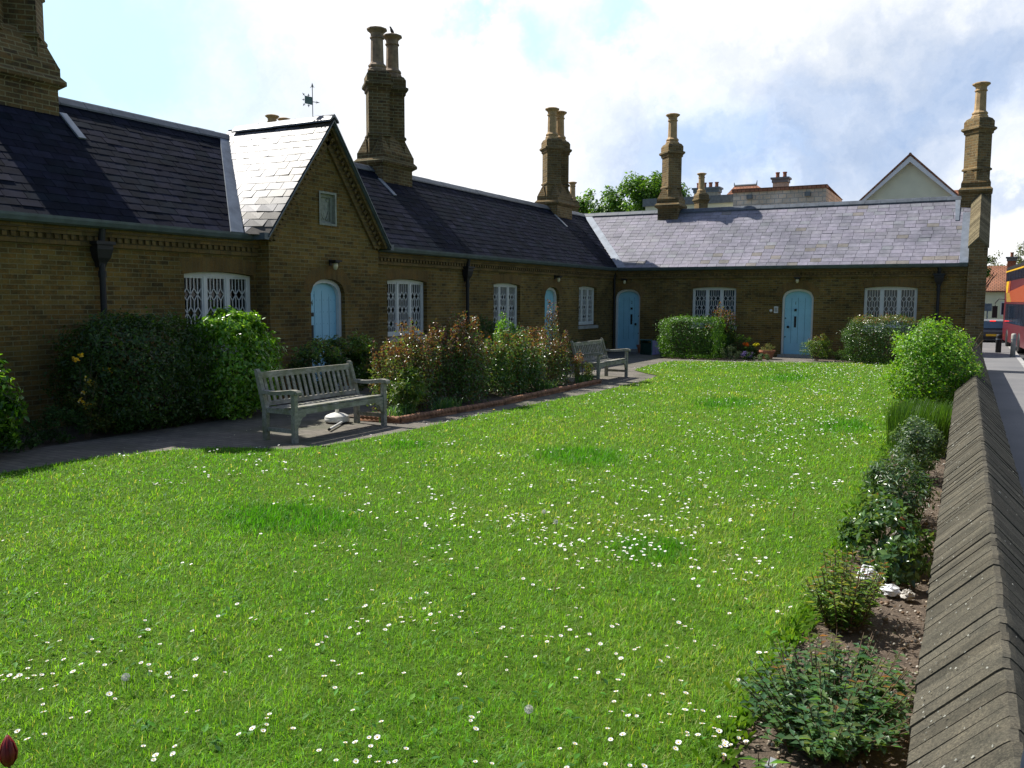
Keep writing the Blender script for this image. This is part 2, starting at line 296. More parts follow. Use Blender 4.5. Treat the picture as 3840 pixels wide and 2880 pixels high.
def blob(x, y, r0, r1, sx=1.0, sy=1.0):                     # smooth directional patch of sky: 1 inside
    d = pxdir(x, y); n = N(nt, 'VectorMath', operation='SUBTRACT'); nt.links.new(wv, n.inputs[0]); n.inputs[1].default_value = d
    h = Vector((-d.y, d.x, 0)).normalized(); v = d.cross(h)
    a = N(nt, 'VectorMath', operation='DOT_PRODUCT'); nt.links.new(n.outputs[0], a.inputs[0]); a.inputs[1].default_value = h
    b = N(nt, 'VectorMath', operation='DOT_PRODUCT'); nt.links.new(n.outputs[0], b.inputs[0]); b.inputs[1].default_value = v
    q = mth('ADD', mth('POWER', mth('DIVIDE', mth('ABSOLUTE', a.outputs['Value']), sx), 2), mth('POWER', mth('DIVIDE', mth('ABSOLUTE', b.outputs['Value']), sy), 2))
    mr = N(nt, 'MapRange', interpolation_type='SMOOTHSTEP'); nt.links.new(mth('SQRT', q), mr.inputs[0])
    mr.inputs[1].default_value = r1; mr.inputs[2].default_value = r0; mr.inputs[3].default_value = 0; mr.inputs[4].default_value = 1
    return mr.outputs[0]
# wobble the direction so the cloud edges are ragged
nz = N(nt, 'TexNoise', Scale=5.0, Detail=9.0, Roughness=.62); nt.links.new(g, nz.inputs['Vector'])
o1 = N(nt, 'VectorMath', operation='SUBTRACT'); nt.links.new(nz.outputs['Color'], o1.inputs[0]); o1.inputs[1].default_value = (.5, .5, .5)
o2 = N(nt, 'VectorMath', operation='SCALE'); nt.links.new(o1.outputs[0], o2.inputs[0]); o2.inputs['Scale'].default_value = .30
o3 = N(nt, 'VectorMath', operation='ADD'); nt.links.new(g, o3.inputs[0]); nt.links.new(o2.outputs[0], o3.inputs[1]); wv = o3.outputs[0]
def vmax(L):
    r = L[0]
    for q in L[1:]: r = mth('MAXIMUM', r, q)
    return r
blue = vmax([blob(230, 60, .05, .15, 1.2, .95), blob(1120, 130, .0, .085, 1.0, .75), blob(1010, 60, .0, .05, 1.6, .6), blob(-200, 200, .1, .4, 1, 1),
             blob(1300, 70, .0, .05, 1.4, .6)])
grey = vmax([blob(1700, 330, .03, .30, 1.25, .42), blob(2150, 160, .02, .22, 1.0, .5), blob(1900, 230, .02, .22, 1.2, .4), mth('MULTIPLY', blob(720, 200, .0, .16, 1.2, .8), .30), mth('MULTIPLY', blob(1500, 150, .0, .10, 2.0, .5), .35), mth('MULTIPLY', blob(2180, 470, .0, .09, 1.0, .35), .6)])
n1 = N(nt, 'TexNoise', Scale=6.0, Detail=8.0, Roughness=.6); nt.links.new(wv, n1.inputs['Vector'])
grey = mth('MULTIPLY', grey, ramp(nt, n1.outputs['Fac'], [(.25, (.55,) * 3), (.6, (1.0,) * 3)]), clamp=True)
cl = mixc(nt, grey, (CLW * 1.0, CLW * 1.0, CLW * 1.0), (3.1, 4.2, 6.1))
n2_ = N(nt, 'TexNoise', Scale=3.2, Detail=9.0, Roughness=.62); nt.links.new(wv, n2_.inputs['Vector']); cl = mixc(nt, 1.0, cl, ramp(nt, n2_.outputs['Fac'], [(.33, (.72, .77, .84)), (.50, (.95, .96, .98)), (.62, (1.15, 1.15, 1.15))]), 'MULTIPLY')
cl = mixc(nt, mth('MULTIPLY', blue, .95), cl, (5.0, 7.5, 9.2))
skyb = mixc(nt, 1.0, sky.outputs[0], (SKYM, SKYM * 1.03, SKYM * 1.1), 'MULTIPLY')
# broken cloud over the street side; the half of the sky behind the camera is mostly clear
side = mth('ADD', mth('MULTIPLY', sep.outputs[1], .9), mth('MULTIPLY', sep.outputs[0], -.45))
front = N(nt, 'MapRange', interpolation_type='SMOOTHSTEP'); nt.links.new(side, front.inputs[0]); front.inputs[1].default_value = .05; front.inputs[2].default_value = .45
hi_ = N(nt, 'MapRange', interpolation_type='SMOOTHSTEP'); nt.links.new(sep.outputs[2], hi_.inputs[0]); hi_.inputs[1].default_value = .42; hi_.inputs[2].default_value = .70; hi_.inputs[3].default_value = 1; hi_.inputs[4].default_value = .12
amt = mth('MULTIPLY', mth('MULTIPLY', front.outputs[0], hi_.outputs[0]), 1.0, clamp=True)
low_ = N(nt, 'MapRange', interpolation_type='SMOOTHSTEP'); nt.links.new(sep.outputs[2], low_.inputs[0]); low_.inputs[1].default_value = .10; low_.inputs[2].default_value = .5; low_.inputs[3].default_value = 1.25; low_.inputs[4].default_value = 1.0
fin = mixc(nt, amt, skyb, cl); nt.links.new(fin, bg.inputs[0])
SC.view_settings.view_transform = 'Standard'; SC.view_settings.look = 'None'; SC.view_settings.exposure = EXPO; SC.view_settings.gamma = 1
SC.render.engine = 'CYCLES'; SC.cycles.max_bounces = 6; SC.cycles.transparent_max_bounces = 6; SC.cycles.caustics_reflective = False; SC.cycles.caustics_refractive = False

# ------------------------------------------------------------------ the almshouses
house = thing('almshouse', 'low L-shaped yellow brick almshouse with slate roofs, pale blue doors and tall chimneys', 'almshouse', (WA, WB, 0))
house.location = (0, 0, 0)
PA = lambda u, z, d=0: (WA - d, u, z)
XG = -10.58; GC = 12.45; GZ = 4.99; GH = 1.70
PG = lambda u, z, d=0: (XG - d, u, z)
PB = lambda u, z, d=0: (u, WB + d, z)
def pp(mb, P, poly, d0, d1, mi=0):
    mb.rings([[P(u, z, d0) for u, z in poly], [P(u, z, d1) for u, z in poly]], mi)
def pbox(mb, P, u0, u1, z0, z1, d0, d1, mi=0): pp(mb, P, [(u0, z0), (u1, z0), (u1, z1), (u0, z1)], d0, d1, mi)
def seg_arch(u0, u1, z0, zs, rise, n=14, pw=2.0, k=.5):
    c, h = (u0 + u1) / 2, (u1 - u0) / 2; L = [(u0, z0), (u1, z0)]
    for i in range(n + 1):
        t = 1 - 2 * i / n; L.append((c + h * t, zs + rise * max(0, 1 - abs(t) ** pw) ** k))
    return L
def face_holes(mb, P, outer, holes, d=0., rev=.2, mi=0, mr=None):
    loops = [[Vector((u, z, 0)) for u, z in l] for l in [outer] + holes]
    flat = [q for l in loops for q in l]; tr = tessellate_polygon(loops)
    mb.add([P(q.x, q.y, d) for q in flat], [tuple(t) for t in tr], mi)
    for h in holes:
        n = len(h); mb.add([P(u, z, d) for u, z in h] + [P(u, z, d + rev) for u, z in h], [(i, (i + 1) % n, n + (i + 1) % n, n + i) for i in range(n)], mi if mr is None else mr)
def win_out(u0, u1, z0=.95, z1=2.125): return seg_arch(u0, u1, z0, z1, .05, 12, 2, 1)
def door_out(u0, u1, z0=.08, zs=1.84, rise=.27): return seg_arch(u0, u1, z0, zs, rise, 18, 2.3, .5)
def inset(u0, u1, k): return u0 + k, u1 - k
def gauge(mb, P, u0, u1, zb, rise, arch):                    # rubbed-brick head, 3 mm proud
    n = 14; lo = []; hi = []; c, h = (u0 + u1) / 2, (u1 - u0) / 2
    for i in range(n + 1):
        t = -1 + 2 * i / n
        if arch: z = zb + rise * max(0, 1 - abs(t) ** 2.3) ** .5; lo.append((c + h * t, z)); a = math.pi * (1 - (t + 1) / 2); hi.append((c + (h + .2) * -math.cos(math.pi * (t + 1) / 2) * .98, zb + .08 + (rise + .16) * math.sin(math.pi * (t + 1) / 2) ** .8))
        else: z = zb + rise * (1 - t * t); lo.append((c + h * t, z)); hi.append((c + (h + .09) * t, z + .23))
    vs = [P(u, z, -.003) for u, z in lo] + [P(u, z, -.003) for u, z in hi]
    mb.add(vs, [(i, i + 1, n + 2 + i, n + 1 + i) for i in range(n)], 1)
WIN_A = [(9.42, 10.90), (14.68, 16.16), (19.20, 20.66), (24.58, 26.00)]
WIN_B = [(-8.15, -6.72), (-2.94, -1.50)]
DOORS = [(PG, 11.98, 12.93, '4', 1), (PA, 22.18, 23.15, '3', 1), (PB, -10.82, -9.92, '2', -1), (PB, -5.30, -4.36, '1', 1)]
wl = MB()
face_holes(wl, PA, [(.5, -.1), (10.95, -.1), (10.95, 2.72), (.5, 2.72)], [win_out(*WIN_A[0])])
face_holes(wl, PA, [(13.98, -.1), (WB, -.1), (WB, 2.72), (13.98, 2.72)], [win_out(*q) for q in WIN_A[1:]] + [door_out(22.18, 23.15)])
face_holes(wl, PG, [(10.95, -.1), (13.98, -.1), (13.98, 2.98), (GC, GZ - .04), (10.95, 2.98)], [door_out(11.98, 12.93), [(12.25, 3.11), (12.68, 3.11), (12.68, 3.67), (12.25, 3.67)]], rev=.16)
for y in (10.95, 13.98): wl.add([(WA, y, -.1), (XG, y, -.1), (XG, y, 2.98), (WA, y, 2.98)], [(0, 1, 2, 3)])
face_holes(wl, PB, [(WA, -.1), (.2, -.1), (.2, 2.72), (WA, 2.72)], [win_out(*q) for q in WIN_B] + [door_out(-10.82, -9.92), door_out(-5.30, -4.36)])
for q in WIN_A: gauge(wl, PA, q[0], q[1], 2.125, .05, False)
for q in WIN_B: gauge(wl, PB, q[0], q[1], 2.125, .05, False)
for P, a, b, _, _ in DOORS: gauge(wl, P, a, b, 1.84, .27, True)
# outer back walls and ends so that no daylight leaks through
XB, YB = WA - 2 * HW, WB + 2 * HW
wl.add([(XB, .5, -.1), (XB, YB, -.1), (XB, YB, 2.8), (XB, .5, 2.8)], [(0, 1, 2, 3)])
wl.add([(XB, YB, -.1), (.2, YB, -.1), (.2, YB, 2.8), (XB, YB, 2.8)], [(0, 1, 2, 3)])
wl.add([(XB, .5, -.1), (WA, .5, -.1), (WA, .5, 2.8), (WA - HW, .5, ZR - .05), (XB, .5, 2.8)], [(0, 1, 2, 3, 4)])
wl.add([(.2, WB, -.6), (.2, YB, -.6), (.2, YB, 2.8), (.2, WB + HW, ZR), (.2, WB, 2.8)], [(0, 1, 2, 3, 4)])
wl.build('wall', [M['brick'], M['gaugebrick']], house)
# plinth-like base where the wing meets the street: brick pier end
# cornices
def cornice(P, u0, u1, k0=0, k1=0):
    mb = MB(); pbox(mb, P, u0, u1 , 2.645, 2.735, -.11, .02); pbox(mb, P, u0, u1, 2.455, 2.53, -.05, .02)
    pbox(mb, P, u0, u1, 2.53, 2.645, -.045, .02); pbox(mb, P, u0, u1, 2.595, 2.645, -.085, .02)
    n = int((u1 - u0) / .118)
    for i in range(n): a = u0 + .03 + i * .118; pbox(mb, P, a, a + .062, 2.53, 2.595, -.08, .02)
    return mb.build('cornice', M['cornice'], house)
cornice(PA, .5, 10.95); cornice(PA, 13.98, WB - .1); cornice(PB, WA + .12, -.26)
cb = MB()
for s in (-1, 1):
    S = Vector((GC + s * (GH - .02), 2.80)); Ev = Vector((GC, GZ - .02)); d = (Ev - S).normalized(); n = Vector((-s * d.y * s, 0)); n = Vector((d.y * -s * -1, 0))
    nn = Vector((-d.y, d.x)); nn = nn if nn.y < 0 else -nn; L = (Ev - S).length
    def strip(a, b, o0, o1, d0, mi=0): pp(cb, PG, [tuple(S + d * a + nn * o0), tuple(S + d * b + nn * o0), tuple(S + d * b + nn * o1), tuple(S + d * a + nn * o1)], d0, .02, mi)
    strip(0, L - .0, .02, .10, -.15); strip(.12, L - .22, .22, .29, -.05)
    k = .15
    strip(0.05, L - .05, .10, .22, -.05)
    while k < L - .22: strip(k, k + .062, .10, .19, -.10); k += .118
cb.build('gable_cornice', M['cornice'], house)
# gutters
def gutter(p0, p1, outv):
    p0, p1, o = Vector(p0), Vector(p1), Vector(outv); mb = MB(); pr = [(0, .0), (.02, -.07), (.07, -.10), (.12, -.075), (.145, -.02), (.15, .015), (.13, .015), (.12, -.02), (.03, -.03), (.02, .0)]
    mb.rings([[tuple(q + o * a + Vector((0, 0, b))) for a, b in pr] for q in (p0, p1)])
    return mb.build('gutter', M['gutter'], house)
gutter((WA + .10, .5, 2.80), (WA + .10, 10.72, 2.80), (1, 0, 0)); gutter((WA + .10, 14.17, 2.80), (WA + .10, WB - .24, 2.80), (1, 0, 0)); gutter((WA + .24, WB - .10, 2.80), (-.26, WB - .10, 2.80), (0, -1, 0))
for y_ in (10.66, 14.14): mb = MB(); mb.box(XG - .28, y_, 2.72, XG + .2, y_ + .1, 2.83); mb.build('gutter', M['gutter'], house)

# ------------------------------------------------------------------ slate roofs: every slate is a thin tilted slab
def slates(name, O, U, V, L, row, wid, urange, pal, m, parent, jit=.005, warp=None):
    O, U, V = Vector(O), Vector(U).normalized(), Vector(V).normalized(); W = U.cross(V).normalized()
    if W.z < 0: W = -W
    mb = MB(); nr = int(round(L / row)); row = L / nr
    for r in range(nr):
        for (ua, ub) in urange((r + .5) / nr):
            u = ua - (r % 2) * wid * .5 - rnd.random() * .02
            while u < ub:
                w = wid * (1 + rnd.uniform(-.04, .04)); a, b = max(u + .0045, ua), min(u + w - .0045, ub); u += w
                if b - a < .03: continue
                if rnd.random() < .04: lift = rnd.uniform(.003, .008)
                else: lift = 0
                v0, v1 = r * row - rnd.uniform(0, .006), r * row + row + .02
                t0 = .0065 + rnd.uniform(0, .003) + lift; tl = rnd.uniform(-jit, jit) * .5; tz = .002
                c = pal(r / nr, a, b); k = rnd.uniform(.86, 1.14); c = tuple(x * k for x in c)
                q = [O + U * a + V * v0 + W * (t0 + tl), O + U * b + V * v0 + W * (t0 - tl), O + U * b + V * v1 + W * tz, O + U * a + V * v1 + W * tz]
                lo = [O + U * a + V * v0 - W * .004, O + U * b + V * v0 - W * .004]
                if warp: q = [warp(z) for z in q]; lo = [warp(z) for z in lo]
                mb.add(q + lo, [(0, 1, 2, 3), (4, 5, 1, 0), (4, 0, 3), (5, 2, 1)], 0, c)
        # deck under the course
        for (ua, ub) in urange((r + .5) / nr):
            q = [O + U * ua + V * (r * row) - W * .01, O + U * ub + V * (r * row) - W * .01, O + U * ub + V * (r * row + row) - W * .01, O + U * ua + V * (r * row + row) - W * .01]
            if warp: q = [warp(z) for z in q]
            mb.add(q, [(0, 1, 2, 3)], 0, (.02, .02, .022))
    return mb.build(name, m, parent)
DV = Vector((2.22, 2.04)); SL = DV.length
def palA(t, a, b):  # near-black: the slope's shade is put into the slate colour
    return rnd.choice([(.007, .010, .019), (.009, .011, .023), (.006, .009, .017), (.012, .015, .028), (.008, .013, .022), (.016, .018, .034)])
def palB(t, a, b):  # pale lavender: sunlit sheen put into the slate colour
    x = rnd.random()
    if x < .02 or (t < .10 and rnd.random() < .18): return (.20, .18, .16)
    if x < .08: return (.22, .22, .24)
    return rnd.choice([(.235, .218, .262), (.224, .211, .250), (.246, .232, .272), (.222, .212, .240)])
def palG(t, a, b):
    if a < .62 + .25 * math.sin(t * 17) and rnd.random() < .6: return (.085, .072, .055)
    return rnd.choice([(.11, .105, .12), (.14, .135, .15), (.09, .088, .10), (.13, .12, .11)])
def urA(t):
    z = 2.8 + 2.04 * t; hw = (GZ - z) / (GZ - 2.8) * GH - .06; end = WB - .2 + 2.22 * t
    return [(.4, GC - hw - .30 * (1 - t)), (GC + hw, end)] if hw > 0 else [(.4, end)]
def gwarp(q):
    t = (q.z - ZE) / (GZ - ZE); L_ = .35 + 2.2 * max(t, 0); f = min(1, max(0, (XG + .2 - q.x) / L_)); return Vector((q.x, q.y - .30 * (1 - t) * f, q.z))
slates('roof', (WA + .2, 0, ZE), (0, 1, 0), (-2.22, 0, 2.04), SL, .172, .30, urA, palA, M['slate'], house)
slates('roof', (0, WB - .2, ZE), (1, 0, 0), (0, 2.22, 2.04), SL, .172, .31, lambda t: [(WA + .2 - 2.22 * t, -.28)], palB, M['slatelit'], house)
GL = math.hypot(GH, GZ - ZE)
def urG(t):
    z = 2.8 + (GZ - 2.8) * t; x = WA + .2 - (z - 2.8) / 2.04 * 2.22
    return [(0, (XG + .2) - x + .02)]
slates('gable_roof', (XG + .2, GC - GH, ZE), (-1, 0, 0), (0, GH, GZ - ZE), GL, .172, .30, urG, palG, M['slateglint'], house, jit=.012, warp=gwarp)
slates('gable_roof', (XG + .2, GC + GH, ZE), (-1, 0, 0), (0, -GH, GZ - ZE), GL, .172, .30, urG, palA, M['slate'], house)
# verge boards and soffit under the gable slates, rear roof planes
mb = MB()
for s in (-1, 1):
    a, b = Vector((XG + .19, GC + s * GH, ZE - .035)), Vector((XG + .19, GC, GZ - .035))
    mb.beam(a, b, .02, .06, up=(1, 0, 0)); mb.beam(a - Vector((.1, 0, .03)), b - Vector((.1, 0, .03)), .20, .03, up=(0, 0, 1))
mb.build('verge', M['gutter'], house)
mb = MB()
mb.add([(XB - .2, .4, 2.8), (WA - HW, .4, ZR), (WA - HW, YB, ZR), (XB - .2, YB, 2.8)], [(0, 1, 2, 3)], 0, (.1, .1, .12))
mb.add([(WA - HW, WB + HW, ZR), (.2, WB + HW, ZR), (.2, YB + .2, 2.8), (XB, YB + .2, 2.8)], [(0, 1, 2, 3)], 0, (.1, .1, .12))
mb.add([(WA - HW, .4, ZR - .02), (WA + .19, .4, 2.79), (WA + .19, 10.9, 2.79), (WA - HW, 10.9, ZR - .02)], [(0, 1, 2, 3)], 0, (.1, .1, .12))
mb.build('rear_roof', M['slate'], house)
# ridge capping in jointed lengths
def ridge(p0, p1, seg=.46, r=.085, m='ridge', n='ridge'):
    p0, p1 = Vector(p0), Vector(p1); d = (p1 - p0); L = d.length; d.normalize(); a = d.cross(Vector((0, 0, 1))).normalized(); mb = MB(); k = 0
    while k < L - .05:
        e = min(k + seg, L); z = rnd.uniform(-.004, .004)
        pr = [(-r * 1.5, -.115), (-r * 1.5, -.085), (-.03, .015), (0, .035), (.03, .015), (r * 1.5, -.085), (r * 1.5, -.115), (0, -.02)]
        mb.rings([[tuple(q + a * x + Vector((0, 0, y + z))) for x, y in pr] for q in (p0 + d * (k + .003), p0 + d * (e - .003))]); k += seg
    return mb.build(n, M[m], house)
ridge((WA - HW, .5, ZR + .03), (WA - HW, WB + HW, ZR + .03)); ridge((WA - HW, WB + HW, ZR + .03), (-.3, WB + HW, ZR + .03)); ridge((XG + .22, GC, GZ + .04), (WA - HW + .1, GC, GZ + .04))
# lead: valleys and the abutment at the street gable
def leadstrip(pts, w, n, name='lead_flashing'):
    mb = MB()
    mb.add([tuple(Vector(p) + Vector(n) * .035) for p in pts], [(0, 1, 2, 3)]); mb.add([tuple(Vector(p) + Vector(n) * .01) for p in pts], [(0, 1, 2, 3)])
    q = [Vector(p) for p in pts]
    for i in range(4): mb.add([tuple(q[i] + Vector(n) * .01), tuple(q[(i + 1) % 4] + Vector(n) * .01), tuple(q[(i + 1) % 4] + Vector(n) * .035), tuple(q[i] + Vector(n) * .035)], [(0, 1, 2, 3)])
    return mb.build(name, M['lead'], house)
nA = (2.04 / SL, 0, 2.22 / SL); nB = (0, -2.04 / SL, 2.22 / SL)
leadstrip([(WA + .2, GC - GH - .55, 2.8), (WA + .2, GC - GH - .28, 2.8), (WA - HW + .02, GC - .12, 4.82), (WA - HW + .02, GC - .36, 4.82)], 0, nA)
leadstrip([(WA + .2, GC + GH + .22, 2.8), (WA + .2, GC + GH - .03, 2.8), (WA - HW + .02, GC + .12, 4.82), (WA - HW + .02, GC + .36, 4.82)], 0, nA)
leadstrip([(WA + .22, WB - .2, 2.8), (WA + .52, WB - .2, 2.8), (WA - HW + .3, WB + HW - .02, 4.82), (WA - HW + .02, WB + HW - .02, 4.82)], 0, nB)
leadstrip([(-.47, WB - .2, 2.8), (-.25, WB - .2, 2.8), (-.25, WB + HW - .55, 4.33), (-.47, WB + HW - .55, 4.33)], 0, nB)
leadstrip([(-.66, WB + HW - .8, 4.09), (-.56, WB + HW - .8, 4.09), (-.56, WB + HW - .05, 4.8), (-.70, WB + HW - .05, 4.8)], 0, nB)
# street gable parapet with tumbled saddleback coping
mb = MB(); y0, y1 = WB - .12, WB + HW
zb = lambda y: 3.12 + (y - y0) * (4.95 - 3.12) / (y1 - y0)
mb.add([(-.25, WB - .10, -.6), (.22, WB - .10, -.6), (.22, WB - .10, 3.25), (-.02, WB - .1, 3.5), (-.25, WB - .10, 3.25),
        (-.25, y1, -.6), (.22, y1, -.6), (.22, y1, 4.95), (-.02, y1, 5.2), (-.25, y1, 4.95)],
       [(0, 1, 2, 3, 4), (5, 6, 7, 8, 9), (0, 1, 6, 5), (1, 2, 7, 6), (2, 3, 8, 7), (3, 4, 9, 8), (4, 0, 5, 9)])
mb.build('gable_parapet', M['chbrick'], house)
cp = MB(); n = 26
for i in range(n):
    t0, t1 = i / n, (i + .93) / n; a = y0 + (y1 - y0) * t0; b = y0 + (y1 - y0) * t1; k = rnd.uniform(.7, 1.2); j = rnd.uniform(0, .01)
    za, zc = 3.25 + 1.7 * t0 + .02 + j, 3.25 + 1.7 * t1 + .02 + j
    for sgn, xe in ((-1, -.275), (1, .245)):
        xs = -.02
        cp.add([(xe, a, za), (xs, a, za + .27), (xs, b, zc + .27), (xe, b, zc), (xe, a, za - .07), (xe, b, zc - .07), (xs, a, za + .2), (xs, b, zc + .2)],
               [(0, 1, 2, 3), (4, 0, 3, 5), (4, 6, 1, 0), (5, 3, 2, 7), (4, 5, 7, 6)], 0, (.17 * k, .14 * k, .085 * k))
cp.build('gable_coping', M['tumbled'], house)

# ------------------------------------------------------------------ windows and doors
def window(P, u0, u1, lights=3):
    z0, zs = .95, 2.125; mb = MB(); out = win_out(u0 + .004, u1 - .004, z0 + .004, zs - .004)
    a, b = u0 + .055, u1 - .055; w = (b - a - (lights - 1) * .06) / lights; L = [(a + i * (w + .06), a + i * (w + .06) + w) for i in range(lights)]
    zt, zb2 = 2.095, 1.02
    face_holes(mb, P, out, [[(p, zb2), (q, zb2), (q, zt), (p, zt)] for p, q in L], d=.10, rev=.03)
    for p, q in L:                                           # casement sashes
        mb2 = mb; s = .028
        for (c0, c1, e0, e1) in ((p, p + s, zb2, zt), (q - s, q, zb2, zt), (p + s, q - s, zb2, zb2 + s), (p + s, q - s, zt - s, zt)): pbox(mb2, P, c0, c1, e0, e1, .112, .15)
    fr = mb.build('window', M['white'], house)
    lt = MB(); t = .013; nrm = Vector(P(0, 0, 1)) - Vector(P(0, 0, 0))
    def bar(ua, za, ub, zb_, p, q):
        lt.beam(P(ua, za, .135), P(ub, zb_, .135), t, .014, up=tuple(nrm))
    for li, (p, q) in enumerate(L):
        p += .028; q -= .028; nb = 5; s = (q - p) / nb; h = .098; pitch = .298; zc0 = zt - .028 - .262
        ph = li % 2
        for i in range(0, nb + 1):
            u = p + s * i; cuts = []
            for r in range(4):
                zc = zc0 - r * pitch
                if (i + r + ph) % 2 == 1 and zc > zb2 - .1:
                    cuts.append((zc + h, zc - h))
                    for du in (-s, s):
                        if p - .001 <= u + du <= q + .001: bar(u, zc + h, u + du, zc, p, q); bar(u, max(zc - h, zb2), u + du, max(zc, zb2), p, q)
            top = zt - .028
            if 0 < i < nb:
                for c0, c1 in cuts:
                    if top > c0: bar(u, top, u, max(c0, zb2), p, q)
                    top = c1
                if top > zb2 + .03: bar(u, top, u, zb2 + .02, p, q)
    lt.build('lattice', M['white'], fr)
    gl = MB(); pbox(gl, P, a, b, zb2, zt, .148, .151); gl.build('pane', M['glass'], fr)
    cu = MB(); n = 60                                        # gathered net curtain behind the panes; wing B: dark sheet for uncurtained glass
    vs = []
    for i in range(n + 1):
        u = a + (b - a) * i / n; d = .20 + .018 * math.sin(i * 1.3) + .008 * math.sin(i * .61)
        vs += [P(u, zb2 - .03, d), P(u, zt + .05, d)]
    cu.add(vs, [(2 * i, 2 * i + 2, 2 * i + 3, 2 * i + 1) for i in range(n)]); cu.build('curtain', M['curtain'] if P is PA else M['darkbacking'], fr)
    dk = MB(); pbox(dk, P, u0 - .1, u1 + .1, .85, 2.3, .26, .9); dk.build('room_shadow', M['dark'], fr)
    si = MB(); sl = [(u0 - .05, .0)]
    si.rings([[P(u, z, d) for d, z in ((-.05, .83), (-.05, .915), (.10, .955), (.10, .83))] for u in (u0 - .05, u1 + .05)])
    si.build('window_sill', M['stone'], fr)
for q in WIN_A: window(PA, *q)
for q in WIN_B: window(PB, *q)
def textmesh(s, size, m, parent, mtx, name='door_number'):
    cu = bpy.data.curves.new('t', 'FONT'); cu.body = s; cu.size = size; cu.extrude = .002; cu.align_x = 'CENTER'; cu.align_y = 'CENTER'
    o = bpy.data.objects.new('t', cu); COL.objects.link(o); dg = bpy.context.evaluated_depsgraph_get(); me = bpy.data.meshes.new_from_object(o.evaluated_get(dg)); me.transform(mtx)
    bpy.data.objects.remove(o); me.materials.clear(); me.materials.append(m); me.name = name
    n = bpy.data.objects.new(name, me); COL.objects.link(n); n.parent = parent; return n
def door(P, u0, u1, num, side):
    # side: which way the knob sits (+1 = towards smaller u)
    o1 = door_out(u0 + .004, u1 - .004, .08, 1.836, .268); i1 = door_out(u0 + .065, u1 - .065, .09, 1.80, .235)
    lf = MB(); D = .17
    pp(lf, P, door_out(u0 + .06, u1 - .06, .09, 1.80, .24), D, D + .04)
    c0, c1 = u0 + .07, u1 - .07; n = 4; w = (c1 - c0) / n
    for i in range(n):                                       # planks standing proud of the ledge, V-grooved
        a, b = c0 + i * w + .006, c0 + (i + 1) * w - .006
        pbox(lf, P, a, b, .42, 1.80 + (.09 if 0 < i < n - 1 else -.02), D - .008, D + .001)
    for i in range(1, n): pbox(lf, P, c0 + i * w - .0055, c0 + i * w + .0055, .42, 1.83, D - .002, D + .001, 1)
    pbox(lf, P, c0, c1, .10, .405, D - .008, D + .001)
    for i in range(n):
        for z in (.62, .84, 1.06, 1.28, 1.50, 1.72):
            for du in (.05, w - .05): pbox(lf, P, c0 + i * w + du - .005, c0 + i * w + du + .005, z - .005, z + .005, D - .012, D - .007, 1)
    leaf = lf.build('door', [M['door'], M['groove']], house)
    f = MB(); face_holes(f, P, o1, [i1], d=.09, rev=.075); f.build('door_frame', M['white'], leaf)
    uc = (u0 + u1) / 2 if P is PB else (c0 + w * .62)
    if P is PB: uc = c0 + w * (2.5 if side < 0 else 1.6)
    k = MB(); pbox(k, P, uc - .035, uc + .035, 1.42, 1.49, D - .03, D - .007); k.build('knocker', M['black'], leaf)
    k = MB(); pbox(k, P, uc - .032, uc + .032, .92, 1.26, D - .022, D - .007); k.build('letter_plate', M['black'], leaf)
    ku = (c1 - .12) if side < 0 else (c0 + .12)
    if P is not PB: ku = c1 - .12
    kb = MB(); q0 = Vector(P(ku, .93, D - .007)); q1 = Vector(P(ku, .93, D - .075)); kb.tube([q0, q0.lerp(q1, .4), q0.lerp(q1, .45), q0.lerp(q1, .8), q1], [.02, .015, .036, .04, .022], 12); kb.build('door_knob', M['black'], leaf, smooth=True)
    for z in (.62, 1.20):
        kk = MB(); uu = c1 - .03 if side < 0 else c0 + .03; pbox(kk, P, uu - .018, uu + .018, z - .018, z + .018, D - .014, D - .007); kk.build('lock', M['black'], leaf)
    if P is PB: mt = Matrix(((1, 0, 0, uc), (0, 0, -1, WB + D - .012), (0, 1, 0, 1.66), (0, 0, 0, 1)))
    else: xx = P(0, 0, D - .012)[0]; mt = Matrix(((0, 0, 1, xx), (1, 0, 0, uc), (0, 1, 0, 1.66), (0, 0, 0, 1)))
    textmesh(num, .13, M['black'], leaf, mt)
    s = MB(); pbox(s, P, u0 - .06, u1 + .06, -.02, .075, -.13, .2); s.build('door_step', M['stone'], leaf)
for a in DOORS: door(*a)
# downpipes with hopper heads, wall lamps, bell box
def downpipe(P, u):
    mb = MB(); c = lambda z, d: Vector(P(u, z, d))
    mb.tube([c(2.22, -.09), c(.3, -.09), c(.1, -.09), c(.02, -.14)], .042, 12)
    for z in (2.12, 1.2, .4): mb.tube([c(z, -.09), c(z - .09, -.09)], .054, 12)
    pi = mb.build('downpipe', M['black'], house)
    h = MB()
    for (z, hw, d0, d1) in ((2.20, .055, -.14, -.04),): pass
    R_ = []
    for z, hw, dp in ((2.17, .05, .10), (2.24, .065, .12), (2.30, .10, .15), (2.42, .125, .18), (2.48, .125, .18), (2.485, .15, .205), (2.53, .15, .205)):
        R_.append([P(u - hw, z, -.02), P(u + hw, z, -.02), P(u + hw, z, -dp), P(u - hw, z, -dp)])
    h.rings(R_); h.tube([c(2.72, -.13), c(2.52, -.10)], .045, 10); h.build('hopper_head', M['black'], pi)
downpipe(PA, 7.93); downpipe(PA, 17.77); downpipe(PB, -.96)
mb = MB(); mb.tube([(WA + .06, WB - .06, 2.7), (WA + .06, WB - .06, .05)], .035, 8); mb.build('downpipe', M['black'], house)
